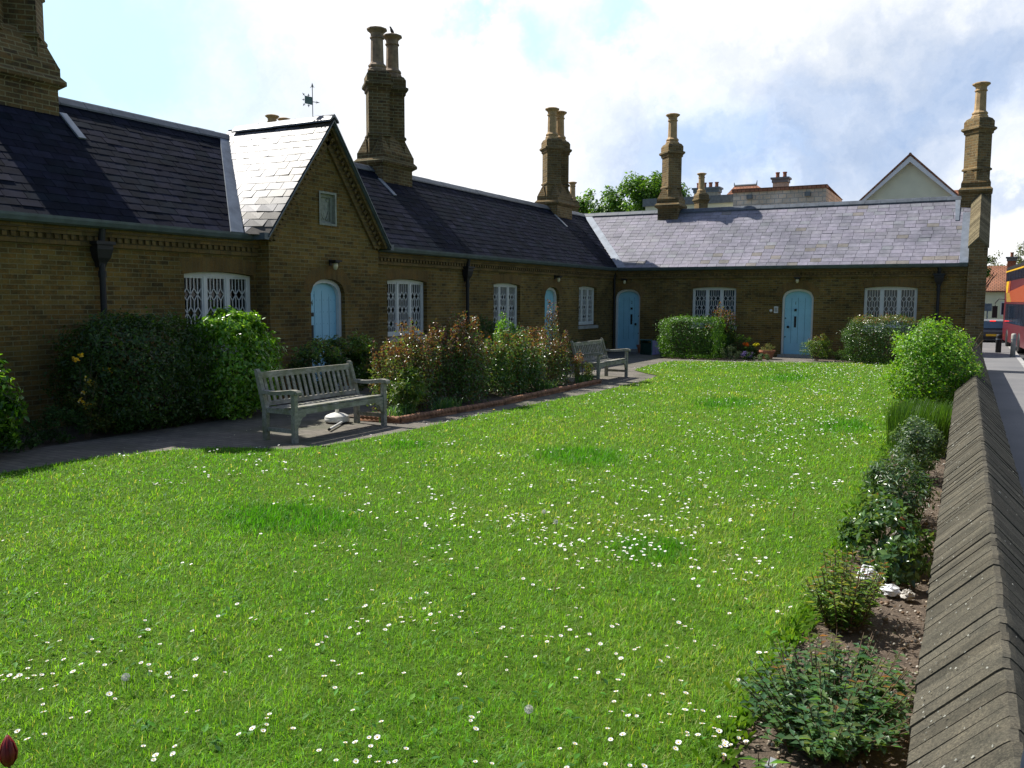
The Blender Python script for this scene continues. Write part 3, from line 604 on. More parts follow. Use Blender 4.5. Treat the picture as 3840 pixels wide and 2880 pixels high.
def lamp(P, u, z):
    mb = MB(); pbox(mb, P, u - .035, u + .035, z - .02, z + .09, -.02, .0); pbox(mb, P, u - .02, u + .02, z + .05, z + .075, -.14, -.01)
    pbox(mb, P, u - .09, u + .09, z + .045, z + .075, -.21, -.05); pbox(mb, P, u - .06, u + .06, z + .02, z + .045, -.18, -.07)
    l = mb.build('wall_lamp', M['black'], house); g = MB(); c = lambda zz, r: [P(u + r * math.cos(k * math.pi / 4), zz, -.125 + r * math.sin(k * math.pi / 4)) for k in range(8)]
    g.rings([c(z + .02, .045), c(z - .04, .05), c(z - .09, .035), c(z - .105, .01)]); g.build('lamp_glass', M['lampglass'], l, smooth=True)
M['lampglass'] = simple('lamp_glass', (.62, .55, .34), .15, 0, .1, 8, bmp=0)
lamp(PG, 12.52, 2.38); lamp(PA, 22.82, 2.36); lamp(PB, -10.44, 2.38); lamp(PB, -4.84, 2.38)
mb = MB(); pbox(mb, PB, -5.52, -5.40, 1.36, 1.56, -.05, 0); pbox(mb, PB, -5.505, -5.415, 1.40, 1.53, -.056, -.049, 1); mb.lathe(0, 0, [(.05, 0), (.045, .03), (.025, .05), (0.005, .055)], 10, 0, M4=Matrix(((1, 0, 0, -5.62), (0, 0, -1, WB), (0, 1, 0, 1.43), (0, 0, 0, 1)))); mb.build('entry_panel', [M['plastic_w'], M['stone']], house)
mb = MB(); pbox(mb, PG, -0.03 + 11.98 - 5, 11.98 - 5, 1, 1, 0, 0) if False else None
# carved armorial-style plaque in the gable: frame, recessed panel, boss ornaments (worn shield outline)
mb = MB(); face_holes(mb, PG, [(12.225, 3.085), (12.705, 3.085), (12.705, 3.695), (12.225, 3.695)], [[(12.265, 3.125), (12.665, 3.125), (12.665, 3.655), (12.265, 3.655)]], d=-.02, rev=.11)
pbox(mb, PG, 12.225, 12.705, 3.085, 3.695, .085, .16)
face_holes(mb, PG, [(12.266, 3.126), (12.664, 3.126), (12.664, 3.654), (12.266, 3.654)], [[(12.29, 3.16), (12.61, 3.16), (12.61, 3.60), (12.29, 3.60)]], d=.05, rev=.03)
for (u, z) in ((12.34, 3.55), (12.55, 3.55), (12.34, 3.22), (12.55, 3.22), (12.36, 3.40), (12.54, 3.40), (12.45, 3.31)):
    r = .032 if z in (3.55, 3.22) else .018
    q = Vector(PG(u, z, .085)); mb.tube([q, q + Vector((.02, 0, 0)), q + Vector((.028, 0, 0))], [r, r * .9, r * .3], 10)
sh = [(12.36, 3.50), (12.54, 3.50), (12.54, 3.36), (12.51, 3.26), (12.45, 3.20), (12.39, 3.26), (12.36, 3.36)]
pp(mb, PG, sh, .068, .09); pp(mb, PG, [(12.30, 3.36), (12.32, 3.37), (12.40, 3.20), (12.38, 3.19)], .06, .09); pp(mb, PG, [(12.60, 3.36), (12.58, 3.37), (12.50, 3.20), (12.52, 3.19)], .06, .09)
mb.build('plaque', M['stonedk'], house)
# weather vane
wv_ = thing('weather_vane', 'small grey-green iron weather vane with a square banner on the gable ridge', 'weather vane', (-10.87, GC, GZ + .02)); wv_.scale = (.82, .82, .82)
mb = MB(); mb.tube([(0, 0, 0), (0, 0, .72)], .009, 6); mb.tube([(0, 0, .70), (0, 0, .74), (0, 0, .80)], [.012, .022, .002], 6); mb.tube([(0, 0, .0), (0, 0, .03)], .045, 8)
for s in (-1, 1): mb.tube([(0, 0, .70), (s * .03 * .8, s * .03 * .5, .72), (s * .045 * .8, s * .045 * .5, .69)], .006, 5)
mb.build('pole', M['gutter'], wv_)
mb = MB(); dx, dy = -.80, -.60      # banner direction in plan
mb.rings([[(0, 0, .32), (.17 * dx, .17 * dy, .35), (.17 * dx, .17 * dy, .52), (0, 0, .49)], [(.006 * dy, -.006 * dx, .32), (.17 * dx + .006 * dy, .17 * dy - .006 * dx, .35), (.17 * dx + .006 * dy, .17 * dy - .006 * dx, .52), (.006 * dy, -.006 * dx, .49)]])
mb.build('banner', M['vane'] if 'vane' in M else M['lead'], wv_)
def fleur(p, d):
    mb = MB(); p = Vector(p); d = Vector(d); mb.tube([p, p + d * .5, p + d], [.005, .014, .001], 6); s = d.cross(Vector((dy, -dx, 0))).normalized() * .022; mb.tube([p + d * .35, p + d * .4 + s, p + d * .2 + s * 1.3], .004, 5); mb.tube([p + d * .35, p + d * .4 - s, p + d * .2 - s * 1.3], .004, 5); mb.build('finial', M['gutter'], wv_)
fleur((.085 * dx, .085 * dy, .50), (0, 0, .07)); fleur((.085 * dx, .085 * dy, .335), (0, 0, -.07)); fleur((.17 * dx, .17 * dy, .43), (.06 * dx, .06 * dy, 0)); fleur((.17 * dx, .17 * dy, .52), (.05 * dx, .05 * dy, .06)); fleur((.17 * dx, .17 * dy, .35), (.04 * dx, .04 * dy, -.06))
mb = MB(); mb.tube([(0, 0, .39), (-.06 * dx, -.06 * dy, .385)], .008, 6); mb.build('arm', M['gutter'], wv_); fleur((-.05 * dx, -.05 * dy, .385), (-.11 * dx, -.11 * dy, -.01))

# ------------------------------------------------------------------ chimneys
def sqr(cx, cy, h, z, hy=None): hy = hy or h; return [(cx - h, cy - hy, z), (cx + h, cy - hy, z), (cx + h, cy + hy, z), (cx - h, cy + hy, z)]
def dia(cx, cy, w, z): h = w / math.sqrt(2); return [(cx, cy - h, z), (cx + h, cy, z), (cx, cy + h, z), (cx - h, cy, z)]
def pot(cx, cy, z, m, parent, sc=1.0, h=1.0):
    mb = MB(); k = h
    sc *= 1.33; pr = [(.175, 0), (.175, .07), (.15, .10), (.165, .13), (.165, .16), (.135, .20), (.120, .24), (.112, .78 * k), (.132, .79 * k), (.132, .815 * k), (.114, .83 * k), (.118, .91 * k), (.165, .965 * k), (.185, .98 * k), (.185, 1.01 * k), (.15, 1.03 * k), (.11, 1.045 * k), (.09, 1.04 * k), (.09, .9 * k)]
    mb.lathe(cx, cy, [(r * sc, z + q) for r, q in pr], 10, 0, .2); return mb.build('chimney_pot', m, parent)
def chimney(cx, cy, pair, potm, zb=4.0, parent=None, hx=None, hy=None, low=True, pots=True):
    mb = MB(); hy = hy or (.60 if pair else .36); hx = hx or .36; cs = [cy - .305, cy + .305] if pair else [cy]
    if low: mb.rings([sqr(cx, cy, hx, zb, hy), sqr(cx, cy, hx, 4.93, hy)])
    def flange(z, e, hh, base=.0):
        mb.rings([sqr(cx, cy, hx + base, z - .10, hy + base), sqr(cx, cy, hx + e, z - .03, hy + e), sqr(cx, cy, hx + e, z + hh, hy + e), sqr(cx, cy, hx + .03, z + hh + .07, hy + .03), sqr(cx, cy, hx + .03, z + hh + .2, hy + .03)])
    flange(5.0, .09, .03)
    mb.rings([sqr(cx, cy, hx + .028, 5.22, hy + .028), sqr(cx, cy, hx - .12, 5.62, hy - .12), sqr(cx, cy, hx - .2, 5.75, hy - .25)])
    W = .50; dz = 0 if pots else -.4
    for c in cs:
        mb.rings([dia(cx, c, W, 5.2), dia(cx, c, W, 5.60), dia(cx, c, W + .07, 5.62), dia(cx, c, W + .07, 5.66), dia(cx, c, W, 5.70), dia(cx, c, W, 6.66 + dz), dia(cx, c, W + .06, 6.69 + dz), dia(cx, c, W + .06, 6.74 + dz), dia(cx, c, W + .17, 6.80 + dz), dia(cx, c, W + .17, 6.85 + dz), dia(cx, c, W + .07, 6.88 + dz), dia(cx, c, W + .07, 7.04 + dz), dia(cx, c, W - .02, 7.12 + dz), dia(cx, c, W - .14, 7.16 + dz)])
        for ang in range(4):                                  # little gablets on the broach
            d = Vector((math.cos(ang * math.pi / 2 + math.pi / 4), math.sin(ang * math.pi / 2 + math.pi / 4), 0)); s = Vector((-d.y, d.x, 0)); o = Vector((cx, c, 0)) + d * (W / 2 + .03)
            mb.add([tuple(o - s * .14 + Vector((0, 0, 5.24))), tuple(o + s * .14 + Vector((0, 0, 5.24))), tuple(o + Vector((0, 0, 5.52))), tuple(o - d * .2 - s * .14 + Vector((0, 0, 5.24))), tuple(o - d * .2 + s * .14 + Vector((0, 0, 5.24))), tuple(o - d * .2 + Vector((0, 0, 5.52)))], [(0, 1, 2), (3, 5, 4), (0, 2, 5, 3), (1, 4, 5, 2)], 1)
            for sg in (-1, 1): mb.beam(o - s * .15 * sg + Vector((0, 0, 5.24)), o + d * .012 + Vector((0, 0, 5.55)), .05, .035, 0, up=tuple(d))
    ch = mb.build('chimney', [M['sootbrick' if potm == 'sootpot' else 'chbrick'], M['cornice']], parent or house)
    for i, c in enumerate(cs if pots else []): pot(cx, c, 7.13, M[potm], ch)
    # lead apron
    if low: lb = MB(); lb.box(cx - hx - .012, cy - hy - .012, zb + .2, cx + hx + .012, cy + hy + .012, zb + .3); lb.build('apron_flashing', M['lead'], ch)
    return ch
RX = WA - HW
chimney(RX, 7.99, True, 'sootpot', pots=False); chimney(RX, 17.40, True, 'sootpot'); chimney(RX, 27.05, True, 'buff'); chimney(-9.58, WB + HW, False, 'buff'); chimney(-.18, WB + HW, False, 'buff')
for (x, y0, y1) in ((RX, 17.40 - .75, 17.40 - .62), (RX, 7.99 + .62, 7.99 + .75), (RX, 27.05 - .75, 27.05 - .62)): leadstrip([(WA - HW + .75, y0, 4.15), (WA - HW + .75, y1, 4.15), (WA - HW + .3, y1, 4.565), (WA - HW + .3, y0, 4.565)], 0, nA)
# the far side of the quadrangle: only its chimney stacks and pots show above the near ridges
rear = thing('almshouse', 'farther brick range of the same almshouses, showing only buff chimney pots above the near ridges', 'almshouse', (0, 0, 0))
mb = MB(); mb.box(-24.6, 8, -.1, -20.4, 46, 2.8); mb.box(-20.4, 41.5, -.1, -2, 45.7, 2.8); mb.build('wall', M['brick'], rear)
mb = MB(); mb.rings([[(-24.8, y, 2.75), (-20.2, y, 2.75), (-22.5, y, 4.8)] for y in (8, 46)], 0, True, (.1, .1, .12)); mb.rings([[(x, 41.3, 2.75), (x, 45.9, 2.75), (x, 43.6, 4.8)] for x in (-20.4, -2)], 0, True, (.1, .1, .12)); mb.build('roof', M['slate'], rear)
chimney(-22.15, 23.55, True, 'buff', parent=rear); chimney(-19.81, 43.73, False, 'buff', parent=rear); chimney(-12.59, 43.63, False, 'buff', parent=rear)
# bird perched on the right-hand pot of the pair by the gable
mb = MB(); mb.tube([(0, .10, .02), (0, .05, .05), (0, 0, .075), (0, -.04, .105), (0, -.065, .145), (0, -.085, .165), (0, -.105, .165), (0, -.13, .158)], [.006, .018, .038, .036, .022, .021, .012, .002], 8)
mb.tube([(.012, 0, .05), (.012, 0, 0)], .004, 5); mb.tube([(-.012, 0, .05), (-.012, 0, 0)], .004, 5)
tag(mb.build('bird', M['black'], None, True, (RX, 17.72, 8.17)), 'dark bird perched on top of a tall chimney pot', 'bird')

# ------------------------------------------------------------------ ground
far = sheet('ground', [(-400, -60), (400, -60), (400, 900), (-400, 900)], -.80, M['far'])
LAWN = [(-9.2, .6), (-8.5, 3.0), (-8.43, 4.96), (-8.40, 5.97), (-8.05, 6.7), (-7.6, 7.18), (-6.95, 7.38), (-6.72, 7.8), (-6.65, 8.22), (-6.54, 9.45), (-6.46, 11.9), (-6.25, 14.87), (-6.22, 17.2), (-6.27, 18.27), (-6.41, 19.0),
        (-6.9, 19.5), (-7.42, 20.2), (-7.6, 21.8), (-7.63, 23.42), (-7.2, 23.9), (-5.77, 24.35), (-3.8, 25.3), (-1.9, 26.2), (-1.3, 26.3), (-1.2, 19.7), (-1.02, 14), (-.86, 11.4), (-.80, 9.3), (-.78, 7.6), (-.74, 6.4), (-.72, 5.2), (-.76, 4.4), (-.78, 3.4), (-.76, 2.6), (-.8, .6)]
gb = MB(); gb.box(WA, -1.5, -.79, -.05, WB, -.012); o = gb.build('garden_soil', M['soil']); o['kind'] = 'structure'
sheet('paved_path', [(-9.75, .3), (-8.9, .3), (-8.3, 3), (-8.2, 6.5), (-6.6, 7.0), (-6.5, 8.0), (-6.4, 12), (-6.0, 15), (-6.1, 19.4), (-7.3, 20.6), (-7.3, 23.2), (-5.6, 24.2), (-1.6, 26.0), (-1.6, 26.35), (-4.1, 26.3), (-4.2, WB - .1), (-5.5, WB - .1), (-5.6, 26.0), (-5.9, 25.1), (-6.6, 24.75), (-8.35, 24.75), (-8.6, WB - .02), (-10.8, WB - .02), (-9.9, 23), (-9.6, 16), (-9.45, 12.8), (-10.5, 12.9), (-10.5, 11.95), (-9.45, 11.9), (-9.5, 8)], .0, M['paving'])
sheet('lawn', LAWN, .012, M['lawn'])
sheet('rose_bed_soil', [(-7.72, 9.86), (-7.06, 9.88), (-6.86, 12.4), (-6.88, 16.6), (-8.1, 16.6), (-8.15, 9.9)], .02, M['soil'])
zst = lambda x, y: -.2 if y < 27 else (-.2 - (y - 27) * .055 if y < 34 else -.6 - (y - 34) * .002)
def strip(name, xa, xb, ys, m, dz=0):
    vs = []; 
    for y in ys: vs += [(xa if not callable(xa) else xa(y), y, zst(0, y) + dz), (xb if not callable(xb) else xb(y), y, zst(0, y) + dz)]
    o = mkobj(name, vs, [(2 * i, 2 * i + 1, 2 * i + 3, 2 * i + 2) for i in range(len(ys) - 1)], m); o['kind'] = 'structure'; return o
YS = [-3, 10, 20, 27, 29, 31, 34, 40, 50, 60, 90, 140]
strip('pavement', .15, 1.62, YS, M['pavement']); strip('road', 1.8, 11, YS, M['road'], -.13)
kb = MB()
for i in range(110):
    y = -3 + i * .92
    if y < 60: kb.rings([[(x, yy, zst(0, yy) + z) for x, z in ((1.62, -.3), (1.62, .004), (1.80, -.004), (1.805, -.3))] for yy in (y, y + .905)])
tag(kb.build('kerb', M['kerb']), kind='structure')
strip('far_pavement', -30, .15, [45.8, 60, 90, 140], M['pavement'])

# ------------------------------------------------------------------ boundary wall
bw = thing('boundary_wall', 'low brick boundary wall with saddleback brick coping between the lawn bed and the pavement', 'wall', (0, 0, 0))
xr = lambda y: .150 - .0085 * y
mb = MB(); vs = []
mb.rings([[(xr(y) - .17, y, -.6), (xr(y) + .17, y, -.6), (xr(y) + .17, y, .52), (xr(y) - .17, y, .52)] for y in (.2, WB - .12)]); mb.build('wall', M['brick'], bw)
cp = MB(); y = .6
while y < WB - .15:
    w_ = .074 * rnd.uniform(.9, 1.1); g = rnd.uniform(.0012, .0034); k = rnd.uniform(.75, 1.2); j = rnd.uniform(-.0025, .003); x = xr(y); hw = .232; t = rnd.uniform(-.004, .004)
    if rnd.random() < .10: g += .004
    pr = [(-hw, .50), (-hw, .525), (-.028, .733), (-.010, .748), (.010, .748), (.028, .733), (hw, .525), (hw, .50)]
    c = (.082 * k, .076 * k, .063 * k); tw = rnd.uniform(-.003, .003)
    cp.rings([[(x + a + t, yy + (a * tw * 10), z + j + (0 if yy == y else rnd.uniform(-.001, .001))) for a, z in pr] for yy in (y, y + w_ - g)], 0, True, c); y += w_
cp.rings([[(xr(yy) + a, yy, z) for a, z in ((-.19, .50), (0, .715), (.19, .50))] for yy in (.6, WB - .15)], 0, True, (.05, .045, .035))
o = cp.build('coping', M['copingm'], bw)
# lichen crust on the coping: small irregular pale patches, millimetres thick
lc = MB()
for i in range(560):
    y = .9 + 15 * rnd.random() ** 1.6; s = rnd.random() ** .7 * .94 + .03; sg = -1 if rnd.random() < .8 else 1; x = xr(y) + sg * (.02 + .2 * s); z = .748 - (.02 + .2 * s - .01) * .955 + .006
    r = rnd.uniform(.0015, .0055) * (2.6 if rnd.random() < .05 else 1); n = 7; zz = []
    for k in range(n):
        a = 2 * math.pi * k / n; rr = r * rnd.uniform(.5, 1.3); dx_, dy_ = rr * math.cos(a) * .72, rr * math.sin(a); zz.append((x + sg * dx_, y + dy_, z - dx_ * .955))
    lc.add(zz + [(x, y, z + .004)], [(k, (k + 1) % n, n) for k in range(n)])
M['lichen'] = simple('lichen', (.30, .30, .26), .95, 0, .2, 30); lc.build('lichen', M['lichen'], bw)

# ------------------------------------------------------------------ plants
def unit(v): return v / np.maximum(np.linalg.norm(v, axis=1, keepdims=True), 1e-9)
def leafmesh(name, P, Nrm, T, L, W, cols, m, parent, fold=.12, droop=.12):
    n = len(P); B = unit(np.cross(Nrm, T)); Nn = np.cross(T, B)
    L = L[:, None]; W = W[:, None]
    v0 = P; v1 = P + T * L * .45 + B * W * .5 + Nn * W * fold; v2 = P + T * L - Nn * L * droop; v3 = P + T * L * .45 - B * W * .5 + Nn * W * fold
    V = np.stack([v0, v1, v2, v3], 1).reshape(-1, 3); b = np.arange(n)[:, None] * 4
    F = np.concatenate([b + np.array([[0, 1, 2]]), b + np.array([[0, 2, 3]])], 1).reshape(-1, 3)
    return fastmesh(name, V, F, m, np.repeat(cols, 4, 0), parent)
def pick(pal, n):
    c = np.array([p[0] for p in pal]); w = np.array([p[1] for p in pal], float); i = rng.choice(len(pal), n, p=w / w.sum())
    return c[i] * rng.uniform(.72, 1.3, (n, 1)) * rng.uniform(.92, 1.08, (n, 3))
def clumps(ells, K, sub=(.22, .36), boxy=False, zmin=.04):
    out = []
    vol = np.array([e[3] * e[4] * e[5] for e in ells]) ** .66; cnt = np.maximum(3, (K * vol / vol.sum()).astype(int))
    for e, k in zip(ells, cnt):
        d = unit(rng.normal(size=(k, 3)))
        if boxy: d = np.sign(d) * np.abs(d) ** .45; d = d / np.maximum(1, np.abs(d).max(1, keepdims=True)); d = d * .95
        rr = rng.uniform(.45, .88, (k, 1)) ** .6
        s = rng.uniform(*sub, k); r3 = np.array(e[3:6])
        c = np.array(e[:3]) + d * rr * r3 * (1 - .3 * s[:, None])
        for ci, si in zip(c, s): out.append((ci[0], ci[1], max(ci[2], zmin), *(si * r3 ** .5 * (r3.min() ** .5))))
    return np.array(out)
def foliage(parent, ells, n, leaf, pal, m='leaf', K=60, sub=(.22, .36), boxy=False, asp=.5, name='foliage', up=.35, tips=None, zmin=.02, shell=.5):
    C = clumps(ells, K, sub, boxy); i = rng.integers(0, len(C), n); d = unit(rng.normal(size=(n, 3))); r = rng.random((n, 1)) ** shell
    P = C[i, :3] + d * r * C[i, 3:6]; P[:, 2] = np.maximum(P[:, 2], zmin + rng.random(n) * .05)
    ctr = np.array([e[:3] for e in ells]).mean(0); od = unit(P - ctr)
    Nn = unit(od * .5 + d * .5 + rng.normal(size=(n, 3)) * .55 + np.array([0, 0, up])); T = unit(np.cross(Nn, rng.normal(size=(n, 3))) + d * .6 + np.array([0, 0, .15])); T = unit(T - Nn * (T * Nn).sum(1, keepdims=True))
    L = leaf * rng.uniform(.6, 1.3, n); cols = pick(pal, n)
    if tips:                                                # young growth: leaves of another colour where the shoots end
        zt = P[:, 2]; q = np.quantile(zt, tips[1]); k = (zt > q) & (rng.random(n) < tips[2]); cols[k] = pick(tips[0], int(k.sum()))
    return leafmesh(name, P, Nn, T, L, L * asp, cols, M[m], parent)
def vn3(q):
    i = np.floor(q).astype(int); h = (i[:, 0] * 73856093 ^ i[:, 1] * 19349663 ^ i[:, 2] * 83492791) % 1000
    return h / 500. - 1
def shell(parent, c, r, n, leaf, pal, m='leaf', e=3.2, rough=.10, thick=.12, asp=.5, tips=None, name='foliage', seed=1, up=.25):
    # clipped or dense shrub: leaves crowd the outside of a lumpy rounded box
    d = unit(rng.normal(size=(n, 3))); a = np.abs(d) ** e; s = 1 / np.maximum(a.sum(1), 1e-9) ** (1 / e); q = d * s[:, None]
    k = 3.1; b = np.sin(q[:, 0] * 5.1 * k / 3 + seed) * np.sin(q[:, 1] * 4.7 + seed * 2) + np.sin(q[:, 2] * 7.3 + q[:, 0] * 6 + seed * 3) * .7 + .6 * np.sin(q[:, 0] * 17 + seed) * np.sin(q[:, 1] * 19 + q[:, 2] * 15)
    b = b + .55 * np.sin(q[:, 0] * 31 + seed) * np.sin(q[:, 1] * 27 + q[:, 2] * 33) + .35 * vn3(q * 9 + seed)
    f = 1 + rough * b * .62 - rng.random(n) ** 1.8 * thick / np.mean(r) + (rng.random(n) < .09) * rng.random(n) ** 2 * .20
    P = np.array(c) + q * np.array(r) * f[:, None]; P[:, 2] = np.maximum(P[:, 2], .03 + rng.random(n) * .06)
    od = unit(q / np.array(r)); Nn = unit(od * .8 + rng.normal(size=(n, 3)) * .55 + np.array([0, 0, up])); T = unit(np.cross(Nn, rng.normal(size=(n, 3))) + od * .35 + np.array([0, 0, .2])); T = unit(T - Nn * (T * Nn).sum(1, keepdims=True))
    L = leaf * rng.uniform(.6, 1.3, n); cols = pick(pal, n)
    if tips: kk = (q[:, 2] > tips[1]) & (rng.random(n) < tips[2]); cols[kk] = pick(tips[0], int(kk.sum()))
    return leafmesh(name, P, Nn, T, L, L * asp, cols, M[m], parent)
def stems(parent, x, y, n, h, spread, m='cane', r=.006, name='stem', lean=0, z0=0, bend=.3):
    mb = MB()
    for k in range(n):
        a = rnd.random() * 6.283; b = rnd.random(); px, py = x + spread * .25 * math.cos(a) * b, y + spread * .25 * math.sin(a) * b; hh = h * rnd.uniform(.65, 1.05); p = []
        ex, ey = spread * math.cos(a) * b, spread * math.sin(a) * b
        for t in (0, .3, .6, 1): p.append((px + ex * t ** 1.4 + rnd.uniform(-.02, .02), py + ey * t ** 1.4 + rnd.uniform(-.02, .02), z0 + hh * t))
        mb.tube(p, [r, r * .85, r * .65, r * .35], 5)
        if h > .5:
            for q in range(3):
                t = rnd.uniform(.3, .8); s = Vector(p[1]).lerp(Vector(p[3]), t); aa = rnd.random() * 6.283; l = hh * rnd.uniform(.12, .28)
                mb.tube([s, s + Vector((l * math.cos(aa) * .6, l * math.sin(aa) * .6, l * .8))], [r * .5, r * .25], 4)
    return mb.build(name, M[m], parent)
G1 = [((.045, .105, .015), 5), ((.07, .145, .02), 3), ((.03, .075, .015), 3)]
GB = [((.13, .29, .02), 5), ((.19, .36, .04), 3), ((.07, .18, .02), 3)]
GD = [((.030, .075, .016), 5), ((.048, .10, .018), 3), ((.05, .06, .02), 1)]
RD = [((.13, .075, .045), 2), ((.10, .075, .045), 2), ((.13, .18, .055), 5), ((.10, .19, .05), 5), ((.17, .13, .07), 1)]
RT = [((.18, .075, .04), 3), ((.13, .06, .045), 2), ((.18, .14, .05), 2)]
GR = [((.06, .13, .045), 4), ((.09, .17, .055), 3), ((.13, .21, .06), 2), ((.12, .08, .04), 1)]
GY = [((.11, .17, .03), 5), ((.15, .20, .04), 3), ((.07, .12, .03), 2)]
SIL = [((.15, .20, .11), 4), ((.19, .23, .15), 2), ((.08, .12, .06), 3)]
GG = [((.07, .13, .06), 5), ((.13, .20, .11), 3), ((.05, .09, .04), 2)]
def plant(name, label, cat, x, y, group=None): return thing(name, label, cat, (0, 0, 0), group)
# against the left wing
p = plant('shrub', 'glossy bright green shrub cut by the left edge of the photo', 'shrub', 0, 0)
foliage(p, [(-9.25, 5.12, .72, .52, .58, .58), (-9.15, 4.5, .6, .5, .6, .55), (-9.3, 5.5, .45, .30, .32, .4)], 5200, .085, GB + G1, 'leafgloss', 46, asp=.52); stems(p, -9.2, 5.1, 8, 1.0, .5)
p = plant('flowering_shrub', 'straggly yellow-flowered shrub in deep shade between the cut-off shrub and the dark hedge', 'flowering shrub', 0, 0)
foliage(p, [(-9.62, 6.72, .5, .16, .22, .48), (-9.6, 6.9, .35, .25, .35, .35)], 1100, .05, [((.06, .09, .02), 3), ((.12, .12, .02), 2)], 'leafdull', 26)
foliage(p, [(-9.45, 6.58, 1.05, .05, .07, .09), (-9.6, 6.80, .72, .05, .07, .12), (-9.55, 7.05, .88, .05, .08, .08), (-9.55, 6.72, .5, .08, .1, .12)], 170, .035, [((.75, .48, .03), 4), ((.7, .62, .35), 1)], 'leafdull', 14, name='blossom', asp=.9); stems(p, -9.62, 6.75, 7, 1.0, .25, r=.004)
p = plant('hedge', 'large dense dark green hedge in shade below the first leaded window', 'hedge', 0, 0)
shell(p, (-10.0, 7.85, .70), (.74, .95, .76), 24000, .055, GD + [((.05, .10, .02), 4), ((.07, .13, .02), 2)], 'leaf', rough=.16, seed=2); stems(p, -10.0, 8.3, 14, 1.1, .6, r=.01)
p = plant('shrub', 'rounded glossy yellow-green sunlit shrub in front of the leftmost leaded window', 'shrub', 0, 0)
shell(p, (-9.65, 9.12, .72), (.60, .70, .76), 12000, .072, GB + [((.18, .30, .04), 2)], 'leafgloss', e=2.3, rough=.16, thick=.2, seed=5); foliage(p, [(-9.50, 9.0, 1.32, .5, .58, .28)], 3200, .075, GB + [((.18, .30, .04), 2)], 'leafgloss', 30, (.20, .34), asp=.5); stems(p, -9.85, 9.5, 10, 1.3, .5, r=.009)
for i, (x, y, rx, ry, h, lab, pal) in enumerate([
    (-9.72, 6.5, .30, .45, .46, 'low leafy plant at the path edge below the straggly yellow-flowered shrub', GD),
    (-9.68, 7.35, .30, .42, .52, 'low fern-like plant at the path edge by the left end of the dark hedge', G1),
    (-9.62, 5.75, .30, .40, .34, 'low ground plant at the path edge under the cut-off glossy shrub', GD)]):
    p = plant('bedding_plant', lab, 'plant', x, y, 'low plants along the path by the dark hedge'); foliage(p, [(x, y, h * .45, rx, ry, h * .55)], 1500, .05, pal, 'leafdull', 30, asp=.35); stems(p, x, y, 6, h, .2, 'stem', .003)
p = plant('rose_bush', 'sprawling green rose bush with pale tips below the door numbered 4', 'rose bush', 0, 0)
foliage(p, [(-9.5, 10.9, .62, .5, .62, .56), (-9.5, 11.6, .68, .5, .55, .54), (-9.5, 12.2, .6, .45, .55, .52)], 11000, .055, GD + G1 + [((.12, .16, .04), 2)], 'leaf', 90, (.18, .32), asp=.55, tips=([((.16, .26, .05), 3), ((.18, .15, .05), 1)], .72, .7)); stems(p, -9.75, 11.6, 14, 1.0, .8)
# rose bed
def rose(lab, x, y, rx, ry, h, n, pal, tips, extra=(), leafs=.045, st=16, grp='roses in the edged bed', mt='leafgloss', seed=0):
    p = plant('rose_bush', lab, 'rose bush', x, y, grp); E = [(x, y, h * .55, rx, ry, h * .42)] + list(extra)
    # foliage gathered on many separate shoots so that the outline is spiky and light passes through
    K = int(46 * (rx + ry) + 14); sh = []
    for k in range(K):
        a = rnd.random() * 6.283; q = math.sqrt(rnd.random()); cx, cy = x + rx * q * math.cos(a), y + ry * q * math.sin(a); hh = h * (1 - .28 * q * q) * rnd.uniform(.62, 1.0)
        sh.append((cx, cy, hh, .07 + .05 * rnd.random()))
    for (ex, ey, ez, r1, r2, r3) in extra:
        for k in range(8): sh.append((ex + rnd.uniform(-1, 1) * r1, ey + rnd.uniform(-1, 1) * r2, ez + r3 * rnd.uniform(.3, 1), .06))
    sh = np.array(sh); i = rng.integers(0, len(sh), n); t = rng.random(n) ** .82
    z = .06 + (sh[i, 2] - .06) * t; rad = sh[i, 3] * (1.35 - .9 * t ** 3)
    d = unit(rng.normal(size=(n, 3))); P = np.c_[sh[i, 0], sh[i, 1], z] + d * rad[:, None] * rng.random((n, 1)) ** .5; P[:, 2] = np.maximum(P[:, 2], .05)
    Nn = unit(d * .4 + rng.normal(size=(n, 3)) * .6 + np.array([0, 0, .55])); T = unit(np.cross(Nn, rng.normal(size=(n, 3))) + d * .5); T = unit(T - Nn * (T * Nn).sum(1, keepdims=True))
    L = leafs * rng.uniform(.6, 1.3, n); cols = pick(pal, n); k = (t > .80) & (rng.random(n) < .75); cols[k] = pick(tips, int(k.sum()))
    leafmesh('foliage', P, Nn, T, L, L * .58, cols, M[mt], p)
    mb = MB()
    for (cx, cy, hh, r) in sh[::2]:
        bx, by = x + (cx - x) * .45, y + (cy - y) * .45; mb.tube([(bx, by, 0), (bx + (cx - bx) * .5 + rnd.uniform(-.03, .03), by + (cy - by) * .5, hh * .5), (cx, cy, hh * .97)], [.007, .005, .0025], 5)
    mb.build('stem', M['cane'], p); return p
rose('bronze-red leaved rose bush, broad and tall, right behind the nearer bench\'s right arm', -7.72, 10.95, .42, .78, 1.50, 12500, RD, RT)
rose('tall coppery rose bush in the edged bed in front of the second leaded window', -7.62, 12.3, .46, .84, 1.60, 14500, RD + GR[:2], RT)
rose('green leaved rose bush between the two coppery ones in the edged bed', -7.55, 13.9, .48, .85, 1.36, 14000, GR, [((.12, .19, .05), 3), ((.20, .08, .03), 1)], leafs=.052)
rose('spiky tall rose bush at the far end of the bed, before door number 3', -7.60, 15.4, .46, .95, 1.42, 14500, GR + RD[:2] + RD, RT, extra=[(-7.62, 15.9, 1.25, .12, .16, .55)])
